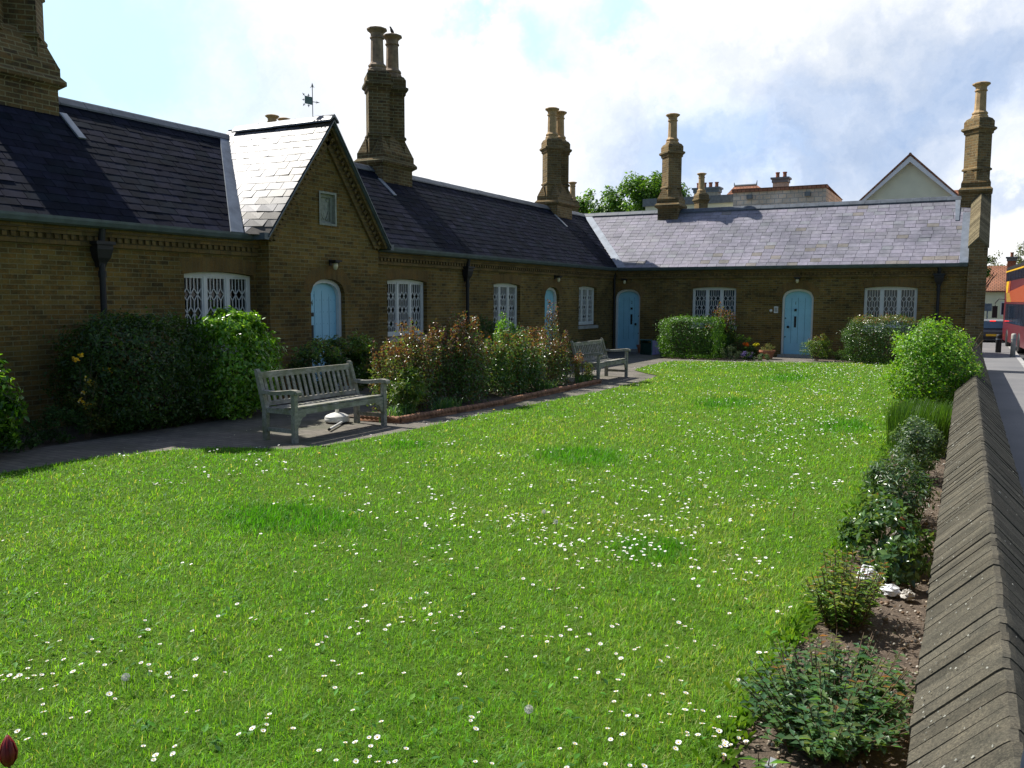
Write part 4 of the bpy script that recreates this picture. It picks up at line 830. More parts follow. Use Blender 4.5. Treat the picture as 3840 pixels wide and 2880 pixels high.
p = plant('shrub', 'small orange-tipped yellow-green shrub at the rose bed corner beside the farther bench', 'shrub', 0, 0)
foliage(p, [(-7.15, 16.35, .34, .28, .30, .36)], 1500, .042, GY + [((.25, .10, .03), 2)], 'leaf', 34, asp=.4, tips=([((.32, .12, .04), 1)], .8, .7)); stems(p, -7.15, 16.35, 8, .6, .25)
p = plant('peony', 'bushy mid-green plant at the near corner of the rose bed by the bench', 'plant', 0, 0)
foliage(p, [(-7.30, 10.30, .42, .22, .34, .36)], 1700, .075, GY[1:] + [((.07, .16, .02), 4)], 'leaf', 34, asp=.28, up=.7); stems(p, -7.3, 10.3, 9, .7, .25, 'stem', .004)
p = plant('evergreen_shrub', 'dark green rounded shrub against the wall below the third leaded window', 'shrub', 0, 0)
foliage(p, [(-10.2, 17.6, .78, .5, .85, .62), (-10.1, 18.5, .6, .4, .6, .5)], 5200, .055, G1 + GD, 'leaf', 70, asp=.5); stems(p, -10.1, 17.8, 8, 1.2, .5)
p = plant('shrub', 'bright yellow-green upright shrub below the third leaded window behind the rose bed', 'shrub', 0, 0)
foliage(p, [(-8.95, 16.3, .95, .26, .32, .55), (-8.95, 16.15, .5, .3, .35, .4)], 2600, .055, GB, 'leaf', 50, asp=.5); stems(p, -8.95, 16.3, 8, 1.3, .3)
p = plant('hedge', 'low clipped dark hedge under the fourth leaded window behind the farther bench', 'hedge', 0, 0)
foliage(p, [(-10.45, 22.6, .30, .30, .8, .30), (-10.45, 24.6, .26, .28, .9, .26)], 4200, .045, GD, 'leaf', 60, boxy=True); stems(p, -10.45, 23.6, 6, .4, .5)
def tuft(name, lab, cat, x, y, n, h, sp, pal, grp=None, w=.012, m='leaf', lean=.5):
    p = plant(name, lab, cat, x, y, grp); V = []; F = []; Cc = []; 
    for k in range(n):
        a = rnd.random() * 6.283; b = rnd.random() ** .6; px, py = x + sp[0] * b * math.cos(a), y + sp[1] * b * math.sin(a); hh = h * rnd.uniform(.6, 1.05); a2 = rnd.random() * 6.283; l = hh * lean * rnd.random()
        ux, uy = math.cos(a2), math.sin(a2); bx, by = -uy * w / 2, ux * w / 2; o = len(V)
        for t, ww in ((0, 1), (.55, .9), (.85, .55)):
            cx, cy, cz = px + ux * l * t * t, py + uy * l * t * t, hh * (t - .35 * lean * t * t * t * .6); V += [(cx - bx * ww, cy - by * ww, cz), (cx + bx * ww, cy + by * ww, cz)]
        V.append((px + ux * l, py + uy * l, hh * (1 - .25 * lean)))
        F += [(o, o + 1, o + 3), (o, o + 3, o + 2), (o + 2, o + 3, o + 5), (o + 2, o + 5, o + 4), (o + 4, o + 5, o + 6)]; c = pick(pal, 1)[0]; Cc += [c] * 7
    fastmesh('foliage', np.array(V), np.array(F), M[m], np.array(Cc), p); return p
bl = [((.05, .13, .05), 3), ((.09, .19, .06), 2), ((.14, .22, .09), 1)]
for i, (x, y, n, lab) in enumerate([(-7.30, 10.05, 150, 'strappy bluebell leaves spilling over the near corner of the rope edging'), (-7.12, 11.1, 160, 'blue-green strappy bulb leaves in front of the bronze-red rose'), (-7.1, 14.6, 120, 'strappy bulb leaves in front of the green leaved rose'), (-7.02, 16.25, 150, 'blue-green strappy bulb leaves at the far end of the rope edging')]):
    tuft('bulb_leaves', lab, 'plant', x, y, n, .30, (.13, .38), bl, 'bulb leaf clumps along the rope edging', .014, lean=.8)
# right wing
p = plant('hedge', 'square clipped bright green hedge block between door number 2 and the window beside it', 'hedge', 0, 0)
shell(p, (-7.55, 25.5, .58), (.90, .62, .64), 17000, .048, [((.07, .17, .02), 4), ((.10, .21, .03), 3), ((.035, .09, .015), 3)], 'leaf', e=6, rough=.07, seed=3); stems(p, -7.6, 25.5, 10, 1.0, .6, r=.009)
rose('loose pink-tipped rose bush behind the clipped hedge block, before a right wing window', -6.90, 26.3, .50, .34, 1.74, 5600, G1 + GR, RT, leafs=.06, grp='roses against the right wing', mt='leaf')
p = plant('shrub', 'low dark spreading shrub to the right of the pink-tipped rose bush', 'shrub', 0, 0)
foliage(p, [(-6.35, 26.5, .38, .45, .35, .40)], 2200, .05, GD + G1, 'leaf', 36, asp=.35); stems(p, -6.35, 26.5, 6, .6, .4)
p = plant('lavender', 'low silvery grey-green mound of foliage at the lawn edge beside the clipped hedge block', 'plant', 0, 0)
foliage(p, [(-6.25, 25.2, .20, .36, .28, .24)], 1700, .04, SIL, 'leafdull', 30, asp=.25); stems(p, -6.25, 25.2, 6, .3, .3, 'stem', .003)
p = plant('bedding_plant', 'low purple flowering plant at the lawn edge left of the orange flowers', 'plant', 0, 0)
foliage(p, [(-5.75, 25.25, .12, .28, .22, .16)], 700, .04, GD, 'leafdull', 20); foliage(p, [(-5.75, 25.2, .18, .24, .2, .12)], 420, .03, [((.09, .06, .22), 3), ((.13, .10, .32), 1)], 'leafdull', 16, name='blossom', asp=.9)
p = plant('flowering_plant', 'small plant with bright orange and yellow flower heads against the right wing wall', 'flowers', 0, 0)
foliage(p, [(-5.95, 26.3, .20, .28, .2, .2)], 700, .05, G1, 'leaf', 18); foliage(p, [(-6.06, 26.2, .42, .11, .08, .06)], 170, .045, [((.85, .22, .03), 3), ((.8, .32, .05), 1)], 'leafdull', 6, name='blossom', asp=.9); foliage(p, [(-5.80, 26.25, .41, .10, .08, .06)], 120, .045, [((.55, .50, .04), 1)], 'leafdull', 6, name='blossom', asp=.9); stems(p, -5.95, 26.3, 7, .38, .25, 'stem', .003)
p = plant('bedding_plant', 'low blue-grey plant at the lawn edge before the round terracotta pot', 'plant', 0, 0)
foliage(p, [(-5.45, 25.35, .10, .32, .18, .13)], 900, .045, SIL + GR, 'leafdull', 18, asp=.4)
p = plant('shrub', 'small round shrub with bronze tips to the right of door number 1', 'shrub', 0, 0)
foliage(p, [(-4.0, 26.05, .38, .52, .42, .36), (-3.85, 26.1, .6, .25, .25, .2)], 3600, .05, GY + G1, 'leaf', 50, asp=.32, tips=([((.20, .09, .04), 1), ((.14, .16, .04), 2)], .85, .6)); stems(p, -4, 26.1, 10, .8, .4)
p = plant('bedding_plant', 'low feathery green plant between the bronze-tipped shrub and the large clipped hedge', 'plant', 0, 0)
foliage(p, [(-3.2, 26.0, .20, .40, .25, .24)], 1400, .05, G1, 'leafdull', 24, asp=.2, up=.8)
p = plant('hedge', 'large rounded clipped hedge with coppery top below the right wing window nearest the street', 'hedge', 0, 0)
shell(p, (-2.2, 25.95, .64), (1.02, .62, .66), 18000, .048, [((.05, .11, .025), 4), ((.08, .15, .04), 3), ((.03, .07, .015), 3), ((.12, .17, .08), 1)], 'leafgloss', e=3.4, rough=.12, seed=4, tips=([((.22, .10, .04), 1), ((.14, .17, .05), 2)], .80, .6)); stems(p, -2.2, 25.9, 10, 1.0, .7, r=.009)
p = plant('shrub', 'big round bright green shrub beside the boundary wall before the street-end chimney', 'shrub', 0, 0)
CB = [((.13, .29, .02), 5), ((.18, .35, .03), 3), ((.06, .14, .02), 3), ((.22, .26, .05), 1)]; shell(p, (-.47, 13.6, .72), (.52, .60, .68), 21000, .040, CB, 'leaf', e=2.6, rough=.24, thick=.2, asp=.62, seed=7); foliage(p, [(-.47, 13.55, .70, .50, .56, .66)], 5000, .040, CB, 'leaf', 120, (.16, .26), asp=.62); stems(p, -.5, 13.6, 14, 1.3, .5, r=.010)
tuft('rosemary', 'upright needle-leaved green plant between the big round shrub and the wall bed', 'plant', -.50, 11.25, 5200, .60, (.36, .62), [((.05, .12, .015), 3), ((.08, .17, .02), 2), ((.03, .07, .012), 2)], None, .0065, lean=.30)
p = plant('shrub', 'small grey-green rounded shrub against the boundary wall below the needle-leaved plant', 'shrub', 0, 0)
foliage(p, [(-.45, 9.35, .32, .28, .44, .30)], 5600, .030, GG, 'leaf', 55, asp=.55); stems(p, -.42, 9.35, 10, .5, .2, r=.004)
p = plant('bedding_plant', 'brown and yellow tinged low plant in front of the small grey-green shrub', 'plant', 0, 0)
foliage(p, [(-.58, 8.65, .10, .16, .22, .12)], 800, .028, [((.20, .13, .05), 2), ((.15, .17, .05), 2)], 'leafdull', 24, asp=.3)
p = plant('shrub', 'spiky dark green shrub with lance-shaped leaves, above the litter bag in the wall bed', 'shrub', 0, 0)
foliage(p, [(-.47, 7.35, .26, .30, .44, .27)], 3600, .048, GG + GD + [((.05, .11, .03), 4)], 'leafgloss', 60, asp=.30, up=.6); stems(p, -.47, 7.35, 12, .42, .25, r=.004)
p = plant('shrub', 'broad dark leathery-leaved shrub with reddish bud clusters, just behind the white litter', 'shrub', 0, 0)
foliage(p, [(-.46, 6.15, .22, .31, .40, .25), (-.35, 5.75, .15, .18, .24, .20)], 3000, .055, [((.05, .11, .04), 4), ((.08, .15, .05), 3), ((.12, .20, .06), 2)], 'leafgloss', 60, asp=.5)
foliage(p, [(-.5, 6.3, .40, .10, .12, .04), (-.35, 5.9, .34, .08, .08, .04)], 160, .014, [((.24, .07, .04), 1)], 'leafdull', 8, name='blossom', asp=.8); stems(p, -.46, 6.1, 10, .36, .25, r=.004)
p = plant('shrub', 'upright shrub with slender yellow-green leaves and red tips before the white litter', 'shrub', 0, 0)
def shoots(p, x, y, sx, sy, ns, h, leaf, pal, tips, asp, m='leaf', z0=.03):
    Pn = []; Tn = []; Nn = []; Ln = []; Cn = []; mb = MB()
    for k in range(ns):
        a = rnd.random() * 6.283; q = math.sqrt(rnd.random()); bx, by = x + sx * .5 * q * math.cos(a), y + sy * .5 * q * math.sin(a); tx, ty = x + sx * q * math.cos(a), y + sy * q * math.sin(a); hh = h * rnd.uniform(.55, 1.05) * (1 - .2 * q)
        pts = [Vector((bx, by, 0)), Vector(((bx + tx) / 2, (by + ty) / 2, hh * .55)), Vector((tx, ty, hh))]; mb.tube(pts, [.0035, .0028, .0015], 5)
        nn = int(hh / .030); ph = rnd.random() * 6
        for j in range(nn):
            t = .12 + .88 * j / nn; c = pts[0].lerp(pts[1], t * 2) if t < .5 else pts[1].lerp(pts[2], t * 2 - 1)
            for s in (0, 1):
                aa = ph + j * 1.57 + s * math.pi; up_ = .25 + 1.2 * max(0, t - .8) * 4 * .6; T = Vector((math.cos(aa), math.sin(aa), up_)).normalized(); nrm = Vector((-math.cos(aa) * up_, -math.sin(aa) * up_, 1)).normalized() + Vector((rnd.uniform(-.3, .3), rnd.uniform(-.3, .3), 0))
                Pn.append(c); Tn.append(T); nrm = (nrm - T * nrm.dot(T)).normalized(); Nn.append(nrm); Ln.append(leaf * rnd.uniform(.65, 1.2) * (1 - .45 * max(0, t - .7) / .3)); Cn.append(pick(tips if t > .88 else pal, 1)[0])
    leafmesh('foliage', np.array([tuple(v) for v in Pn]), np.array([tuple(v) for v in Nn]), np.array([tuple(v) for v in Tn]), np.array(Ln), np.array(Ln) * asp, np.array(Cn), M[m], p, .15, .25); mb.build('stem', M['cane'], p)
shoots(p, -.55, 4.85, .23, .34, 85, .40, .060, [((.12, .20, .045), 4), ((.08, .16, .04), 3), ((.18, .22, .06), 2)], [((.24, .10, .04), 1), ((.18, .18, .05), 2)], .30)
p = plant('shrub', 'nearest broad shrub with blue-green oval leaves and bronze tips beside the wall coping', 'shrub', 0, 0)
shoots(p, -.45, 3.60, .36, .58, 200, .29, .054, [((.06, .14, .055), 5), ((.09, .17, .06), 3), ((.12, .18, .05), 2)], [((.22, .11, .04), 2), ((.12, .14, .05), 3)], .52)
for i, (x, y, lab) in enumerate([(-.60, 3.02, 'lance-leaved seedling at the bottom edge of the photo, left of the nearest shrub'), (-.40, 2.98, 'rosette of lance leaves at the bottom edge of the photo, under the nearest shrub')]):
    p = plant('seedling', lab, 'plant', x, y); shoots(p, x, y, .05, .05, 5, .13, .075, [((.08, .17, .04), 3), ((.12, .20, .06), 1)], [((.12, .20, .05), 1)], .24)
# ------------------------------------------------------------------ grass blades
from_poly = np.array(LAWN)
def inpoly(x, y, poly):
    r = np.zeros(len(x), bool); n = len(poly)
    for i in range(n):
        x1, y1 = poly[i]; x2, y2 = poly[(i + 1) % n]
        c = ((y1 > y) != (y2 > y)) & (x < (x2 - x1) * (y - y1) / (y2 - y1 + 1e-12) + x1); r ^= c
    return r
def vnoise(x, y, s, seed):
    r = np.random.default_rng(seed); g = r.random((128, 128)); u, v = x / s + 50, y / s + 50; i, j = np.floor(u).astype(int), np.floor(v).astype(int); fu, fv = u - i, v - j; fu = fu * fu * (3 - 2 * fu); fv = fv * fv * (3 - 2 * fv)
    q = lambda a, b: g[(i + a) % 128, (j + b) % 128]
    return (q(0, 0) * (1 - fu) + q(1, 0) * fu) * (1 - fv) + (q(0, 1) * (1 - fu) + q(1, 1) * fu) * fv
TUFTS = [(-4.71, 5.0, .75, .5), (-3.77, 8.62, .6, .65), (-3.64, 14.4, .6, 1.1), (-3.66, 19.8, .6, 1.3), (-5.84, 8.3, .35, .35), (-1.5, 12.5, .4, .8), (-1.9, 5.6, .35, .4)]
def tuftf(x, y):
    f = np.zeros(len(x))
    for (a, b, ra, rb) in TUFTS: f = np.maximum(f, np.clip(1.25 - ((x - a) / ra) ** 2 - ((y - b) / rb) ** 2, 0, 1))
    return f
EDGE = [np.array(q) for q in LAWN]
def blades(n_scale=1.0):
    xs = np.arange(-9.5, -.4, .5); ys = np.arange(.6, 26.6, .5); P = []
    for x in xs:
        for y in ys:
            d = math.hypot(x + .25, y + .25); 
            if d < 1.7: continue
            # skip cells well outside the cone any nearby viewpoint could see
            dens = min(12500, 12500 * (3.4 / d) ** 1.9) * n_scale; dens = max(dens, 330)
            k = int(dens * .25); P.append(np.c_[x + rng.random(k) * .5, y + rng.random(k) * .5])
    P = np.concatenate(P); P[:, 0] += rng.normal(0, .012, len(P)); P = P[inpoly(P[:, 0], P[:, 1], from_poly)]; n = len(P); x, y = P[:, 0], P[:, 1]
    d = np.hypot(x, y); T = tuftf(x, y); n1, n2, n3 = vnoise(x, y, .55, 1), vnoise(x, y, .16, 2), vnoise(x, y, 2.2, 3)
    H = (.022 + .018 * n2 + .012 * n1) * rng.uniform(.5, 1.35, n) * (1 + .55 * T); W = .0030 * np.maximum(1, d / 3.6) ** .9 * rng.uniform(.6, 1.4, n)
    H = H * (1 + .012 * np.clip(d - 6, 0, 20)); a = rng.random(n) * 6.283; lean = rng.uniform(.2, 1.6, n) ** 1.1 * (1 - .35 * T); ux, uy = np.cos(a), np.sin(a); b = a + rng.normal(0, .5, n); bx, by = -np.sin(b) * W / 2, np.cos(b) * W / 2
    ex, ey = ux * H * lean, uy * H * lean; zt = H * np.sqrt(np.clip(1 - (lean * .60) ** 2, .10, 1))
    v0 = np.c_[x - bx, y - by, np.full(n, .008)]; v1 = np.c_[x + bx, y + by, np.full(n, .008)]
    v2 = np.c_[x + ex * .38 - bx * .8, y + ey * .38 - by * .8, .008 + zt * .62]; v3 = np.c_[x + ex * .38 + bx * .8, y + ey * .38 + by * .8, .008 + zt * .62]; v4 = np.c_[x + ex, y + ey, .008 + zt]
    V = np.stack([v0, v1, v2, v3, v4], 1).reshape(-1, 3); o = np.arange(n)[:, None] * 5
    F = np.concatenate([o + np.array([[0, 1, 3]]), o + np.array([[0, 3, 2]]), o + np.array([[2, 3, 4]])], 1).reshape(-1, 3)
    c1, c2, c3, c4 = np.array([.092, .270, .018]), np.array([.180, .335, .036]), np.array([.38, .40, .15]), np.array([.050, .225, .007])
    m1 = np.clip(n3 * .62 + n1 * .52 - .06 + rng.normal(0, .16, n), 0, 1)[:, None]; c = c1 * (1 - m1) + c2 * m1; c = c * (.82 + .50 * vnoise(x, y, .09, 5)[:, None]); c = c * (1 - T[:, None] * .85) + c4 * T[:, None] * .85
    dry = rng.random(n) < (.05 + .16 * np.clip(n1 * n3 * 2.4 - .55, 0, 1)) * (1 - T); c[dry] = c3
    c *= rng.uniform(.75, 1.25, (n, 1)); print('blades', n)
    o = fastmesh('grass_blades', V, F, M['grass'], np.repeat(c, 5, 0)); tag(o, 'mown green lawn grass with lusher darker tufts', 'grass', kind='stuff')
blades()
# broad-leaved weeds (plantain, clover) flecked through the turf
n = 9000; x = rng.uniform(-8.3, -.8, n); y = 2.2 + rng.random(n) ** 1.5 * 15; k = inpoly(x, y, from_poly) & (vnoise(x, y, .45, 9) > .52); x, y = x[k], y[k]; n = len(x)
P = np.c_[x, y, rng.uniform(.015, .04, n)]; a = rng.random(n) * 6.283; T = unit(np.c_[np.cos(a), np.sin(a), rng.uniform(.1, .9, n)]); Nn = unit(np.c_[-np.cos(a) * T[:, 2], -np.sin(a) * T[:, 2], np.ones(n)]); L = rng.uniform(.018, .05, n)
c = pick([((.08, .24, .02), 3), ((.13, .32, .03), 2), ((.05, .16, .03), 2)], n); o = leafmesh('lawn_weeds', P, Nn, T, L, L * rng.uniform(.3, .6, n), c, M['leafdull'], None); tag(o, 'broad-leaved weeds flecked through the lawn', 'weeds', kind='stuff')
# shaggy fringe where the lawn meets the beds
def fringe(pts, n, h, pal):
    P = np.array(pts); seg = rng.integers(0, len(P) - 1, n); t = rng.random((n, 1)); q = P[seg] * (1 - t) + P[seg + 1] * t + rng.normal(0, .035, (n, 2)); return q
fq = fringe([(-.74, 2.2), (-.78, 3.4), (-.76, 4.4), (-.72, 5.2), (-.74, 6.4), (-.78, 7.6), (-.80, 9.3), (-.86, 11.4), (-1.02, 14)], 2600, .1, None); n = len(fq)
H = rng.uniform(.03, .085, n); a = rng.normal(0, 1.3, n); Z = np.zeros(n); dx_, dy_ = np.cos(a) * H * .7, np.sin(a) * H * .7; W = .004
V = np.stack([np.c_[fq[:, 0], fq[:, 1] - W / 2, Z], np.c_[fq[:, 0], fq[:, 1] + W / 2, Z], np.c_[fq[:, 0] + dx_ * .4, fq[:, 1] + dy_ * .4 + W / 2, H * .7], np.c_[fq[:, 0] + dx_, fq[:, 1] + dy_, H * .8]], 1).reshape(-1, 3); o = np.arange(n)[:, None] * 4
F = np.concatenate([o + np.array([[0, 1, 2]]), o + np.array([[0, 2, 3]])], 1).reshape(-1, 3); o = fastmesh('edge_grass', V, F, M['grass'], np.repeat(pick([((.09, .20, .015), 3), ((.13, .24, .03), 2)], n), 4, 0)); tag(o, 'longer unmown grass along the edge of the wall bed', 'grass', kind='stuff')
# pebbles on the bed
mb = MB()
for i in range(2600):
    if i < 2000: y = 2.3 + 9.5 * rnd.random() ** 1.4; x = rnd.uniform(-.80 if y < 8 else -.75, -.10)
    else: y = rnd.uniform(9.9, 16.5); x = rnd.uniform(-7.9, -6.98)
    r = rnd.uniform(.004, .012) * (1.9 if rnd.random() < .08 else 1); k = rnd.uniform(.5, 1.3); c = rnd.choice([(.32 * k, .26 * k, .19 * k), (.24 * k, .20 * k, .16 * k), (.38 * k, .35 * k, .30 * k), (.20 * k, .13 * k, .08 * k)]); s = rnd.uniform(.6, 1.3)
    mb.lathe(x, y, [(r * .55, -.004), (r, r * .3), (r * .8, r * .7), (r * .3, r * .95)], 6, 0, rnd.random() * 6, s, 1, None, c)
o = mb.build('pebbles', M['pebble'] if 'pebble' in M else attrmat('pebble', .85, nscale=30), None, True); tag(o, 'small flint pebbles scattered over the bare soil of the beds', 'pebbles', kind='stuff')
# ------------------------------------------------------------------ daisies
def daisy_parts(root, r=.0125, h=.055):
    mb = MB(); mb.tube([(0, 0, 0), (.002, .001, h * .5), (0, 0, h)], .0011, 4); mb.build('stem', M['stem'], root)
    mb = MB(); n = 15
    for k in range(n):
        a = 2 * math.pi * k / n; b = .15; rr = r * rnd.uniform(.9, 1.08); p = lambda q, w, z: (q * math.cos(a + w), q * math.sin(a + w), h + z)
        mb.add([p(r * .28, -.16, .001), p(r * .28, .16, .001), p(rr * .8, .17, .0035), p(rr, 0, .003), p(rr * .8, -.17, .0035)], [(0, 1, 2, 3, 4)])
    mb.build('petals', M['petal'], root)
    mb = MB(); mb.lathe(0, 0, [(r * .28, h), (r * .28, h + .002), (r * .22, h + .0042), (r * .05, h + .005)], 8); mb.build('flower_centre', M['yellow'], root)
DZ = [tuple(float(v) / 100 for v in t.split(',')) for t in DAISY.split()]
DLAB = 'small white daisy open in the sunlit lawn'
DG = 'daisies scattered over the lawn'
protos = []
for k in range(3): d = thing('daisy', DLAB, 'daisy', (0, 0, 0), DG); daisy_parts(d, .0125 + .0012 * k); protos.append(d)
for i, (x, y) in enumerate(DZ[:300]):
    d = protos[i] if i < 3 else copytree(protos[i % 3]); d.location = (x, y, -.003 + rnd.uniform(-.012, .004)); s = rnd.uniform(.58, .98); d.scale = (s, s, 1); d.rotation_euler = (rnd.uniform(-.32, .32), rnd.uniform(-.32, .32), rnd.random() * 6.28)
far_d = DZ[300:]
def dens(x, y):
    f = .04 + 3.4 * (vnoise(np.array([x]), np.array([y]), .8, 21)[0] * vnoise(np.array([x]), np.array([y]), .3, 22)[0]) ** 1.5 + 1.0 * math.exp(-((x + 2.0) / 1.3) ** 2) + (.8 if y > 21 else 0)
    return min(1, f * .42) * (.6 if x < -4.5 and y < 12 else 1)
while len(far_d) < 3900:
    x, y = rnd.uniform(-8.2, -1), 5.2 + 20.8 * rnd.random() ** 1.1
    if inpoly(np.array([x]), np.array([y]), from_poly)[0] and rnd.random() < dens(x, y):
        far_d.append((x, y))
        if rnd.random() < .5: far_d.append((x + rnd.gauss(0, .04), y + rnd.gauss(0, .05)))
mb = MB()
for (x, y) in far_d:
    r = .0108 * rnd.uniform(.6, 1.2); z = .048 + rnd.uniform(0, .012); tx, ty = rnd.uniform(-.35, .35), rnd.uniform(-.35, .35); pts = []
    for k in range(8): a = k * math.pi / 4; u, v = r * math.cos(a), r * math.sin(a); pts.append((x + u, y + v, z + tx * u + ty * v + .002))
    pts2 = [(x + (q[0] - x) * .35, y + (q[1] - y) * .35, z) for q in pts]
    mb.add(pts + pts2, [(k, (k + 1) % 8, 8 + (k + 1) % 8, 8 + k) for k in range(8)]); mb.add([(q[0], q[1], q[2] + .002) for q in pts2], [tuple(range(8))], 1); mb.beam((x, y, 0), (x, y, z), .002, .002, 2)
o = mb.build('distant_daisies', [M['petal'], M['yellow'], M['stem']]); tag(o, 'white daisies carpeting the farther part of the lawn', 'daisies', kind='stuff')
# dandelion clocks and yellow dandelions
def clock(x, y, lab, h=.09, r=.015):
    t = thing('dandelion_clock', lab, 'dandelion', (x, y, 0), 'dandelion seed heads on the lawn'); mb = MB(); mb.tube([(0, 0, 0), (.004, 0, h)], .0018, 5); mb.build('stem', M['stem'], t); mb = MB()
    for k in range(130):
        v = Vector((rnd.gauss(0, 1), rnd.gauss(0, 1), rnd.gauss(0, 1))).normalized(); c = Vector((0, 0, h + r * .6)); p_ = c + v * r; s = v.cross(Vector((.3, .5, .8))).normalized(); s2 = s.cross(v); mb.beam(c, p_, .0004, .0004)
        for q in range(3): a = q * 2.09; w = (s * math.cos(a) + s2 * math.sin(a)) * .005; mb.add([tuple(p_), tuple(p_ + w + v * .002), tuple(p_ + w * .5 + v * .003)], [(0, 1, 2)])
    mb.build('seed_head', M['clockm'], t)
M['clockm'] = simple('seed_down', (.62, .62, .58), .9, bmp=0)
clock(-2.89, 5.91, 'fluffy dandelion clock, the left one of a pair in the middle of the lawn'); clock(-2.68, 5.68, 'fluffy dandelion clock, the right one of a pair in the middle of the lawn'); clock(-1.52, 2.98, 'dandelion clock nearest the bottom edge of the photo', .08); clock(-3.21, 2.39, 'ragged dandelion clock at the lower left of the lawn', .08); clock(-5.86, 12.06, 'dandelion clock near the rose bed side of the lawn', .10)
def dandelion(x, y, lab):
    t = thing('dandelion', lab, 'dandelion', (x, y, 0)); mb = MB(); mb.tube([(0, 0, 0), (0, 0, .05)], .0018, 5); mb.build('stem', M['stem'], t); mb = MB(); mb.lathe(0, 0, [(.004, .05), (.018, .058), (.016, .062), (.004, .066)], 14); mb.build('flower_head', M['yellow'], t)
dandelion(-6.27, 7.19, 'yellow dandelion near the lawn edge in front of the nearer bench'); dandelion(-6.45, 11.4, 'yellow dandelion at the lawn edge below the rope edging')
for (x, y, h, lab) in ((-3.38, 4.68, .22, 'thin brown dead stalk standing in the left middle of the lawn'), (-2.11, 4.45, .15, 'thin pale dead stalk curving up from the middle of the lawn'), (-1.19, 6.89, .22, 'thin brown grass stalk near the wall bed')):
    mb = MB(); mb.tube([(0, 0, 0), (.01, 0, h * .5), (.03, .01, h)], [.003, .0025, .001], 5); tag(mb.build('dead_stalk', M['straw'] if 'straw' in M else M['cane'], None, False, (x, y, 0)), lab, 'stalk')

# ------------------------------------------------------------------ benches (face +X, length along Y)
def make_bench(lab, loc, rz=0):
    t = thing('park_bench', lab, 'bench', loc, 'slatted wooden benches by the lawn', rz); L = 1.78; w = .058; T = M['teak']
    for y in (0, L - w):
        mb = MB(); mb.rings([[(x0, y, z), (x1, y, z), (x1, y + w, z), (x0, y + w, z)] for x0, x1, z in ((-.06, 0, 0), (-.06, 0, .60))]); mb.build('leg', T, t)
        mb = MB(); mb.rings([[(x0, y, z), (x1, y, z), (x1, y + w, z), (x0, y + w, z)] for x0, x1, z in ((-.545, -.475, 0), (-.545, -.475, .40), (-.66, -.605, .84), (-.665, -.62, .865), (-.655, -.635, .878))]); mb.build('leg', T, t)
        mb = MB(); pr = [(-.585, .585, .02), (-.50, .60, .022), (-.38, .592, .022), (-.22, .602, .024), (-.05, .622, .026), (.03, .618, .024), (.055, .605, .016)]
        mb.rings([[(x, y - .012, z - hh), (x, y + w + .012, z - hh), (x, y + w + .012, z + hh), (x, y + w * .5, z + hh + .004), (x, y - .012, z + hh)] for x, z, hh in pr]); mb.build('armrest', T, t)
        mb = MB(); mb.box(-.48, y + .012, .345, -.055, y + w - .012, .405); mb.box(-.48, y + .014, .115, -.055, y + w - .014, .165); mb.build('side_rail', T, t)
    mb = MB(); mb.box(-.05, w, .335, -.012, L - w, .405)
    for s, y in ((1, w), (-1, L - w)):                          # curved knee brackets under the front rail
        pts = [(y, .335), (y + s * .16, .335), (y + s * .15, .31), (y + s * .10, .30), (y + s * .07, .27), (y + s * .05, .22), (y + s * .03, .20), (y, .17)]
        mb.rings([[(x, a, b) for a, b in pts] for x in (-.046, -.016)])
    mb.build('front_rail', T, t)
    mb = MB(); xs = [(-.03 - i * .082) for i in range(6)]
    for i, x in enumerate(xs):
        z = .412 - .010 * min(i, 3) * .9 + (.004 if i > 3 else 0); mb.box(x - .062, (w + .002 if i in (0, 5) else .006), z, x, (L - w - .002 if i in (0, 5) else L - .006), z + .020)
    mb.build('seat', T, t)
    bx = lambda z: -.475 - .03 - (z - .40) * .295
    mb = MB(); mb.beam((bx(.80) - .0, w, .80), (bx(.80), L - w, .80), .075, .035, up=(1, 0, .0)); mb.beam((bx(.45), w, .45), (bx(.45), L - w, .45), .055, .03, up=(1, 0, 0)); 
    n = 17
    for i in range(n): y = w + .055 + (L - 2 * w - .11) * i / (n - 1); mb.beam((bx(.46), y, .46), (bx(.77), y, .77), .045, .014, up=(1, 0, .295))
    mb.build('backrest', T, t); return t
make_bench('weathered grey wooden bench nearest the camera, with a white parasol base behind it', (-7.16, 7.78, 0), R(-1.5))
make_bench('farther weathered wooden bench, partly hidden by the small orange-tipped shrub', (-6.86, 16.58, 0), R(1))
# parasol base and loose tube
t = thing('parasol_base', 'round white plastic parasol base with an upright tube standing behind the nearer bench', 'parasol base', (-7.88, 9.42, 0))
mb = MB(); mb.lathe(0, 0, [(.165, .02), (.175, .03), (.175, .07), (.170, .076), (.175, .082), (.155, .105), (.10, .13), (.05, .145), (.02, .15)], 32); mb.build('base', M['plastic_w'], t, True)
mb = MB(); mb.lathe(0, 0, [(.028, .14), (.026, .36), (.021, .36), (.021, .30)], 16); mb.build('tube', M['plastic_w'], t, True)
mb = MB(); mb.lathe(0, 0, [(.145, 0), (.155, .008), (.155, .024)], 24); mb.build('foot_ring', M['black'], t)
mb = MB(); mb.tube([(-7.44, 8.74, .03), (-7.76, 9.42, .032)], .016, 12); mb.tube([(-7.425, 8.71, .03), (-7.44, 8.74, .03)], .019, 12, 1); tag(mb.build('pole', [M['plastic_w'], M['black']], None, False), 'loose white pole lying on the paving under the nearer bench', 'pole')
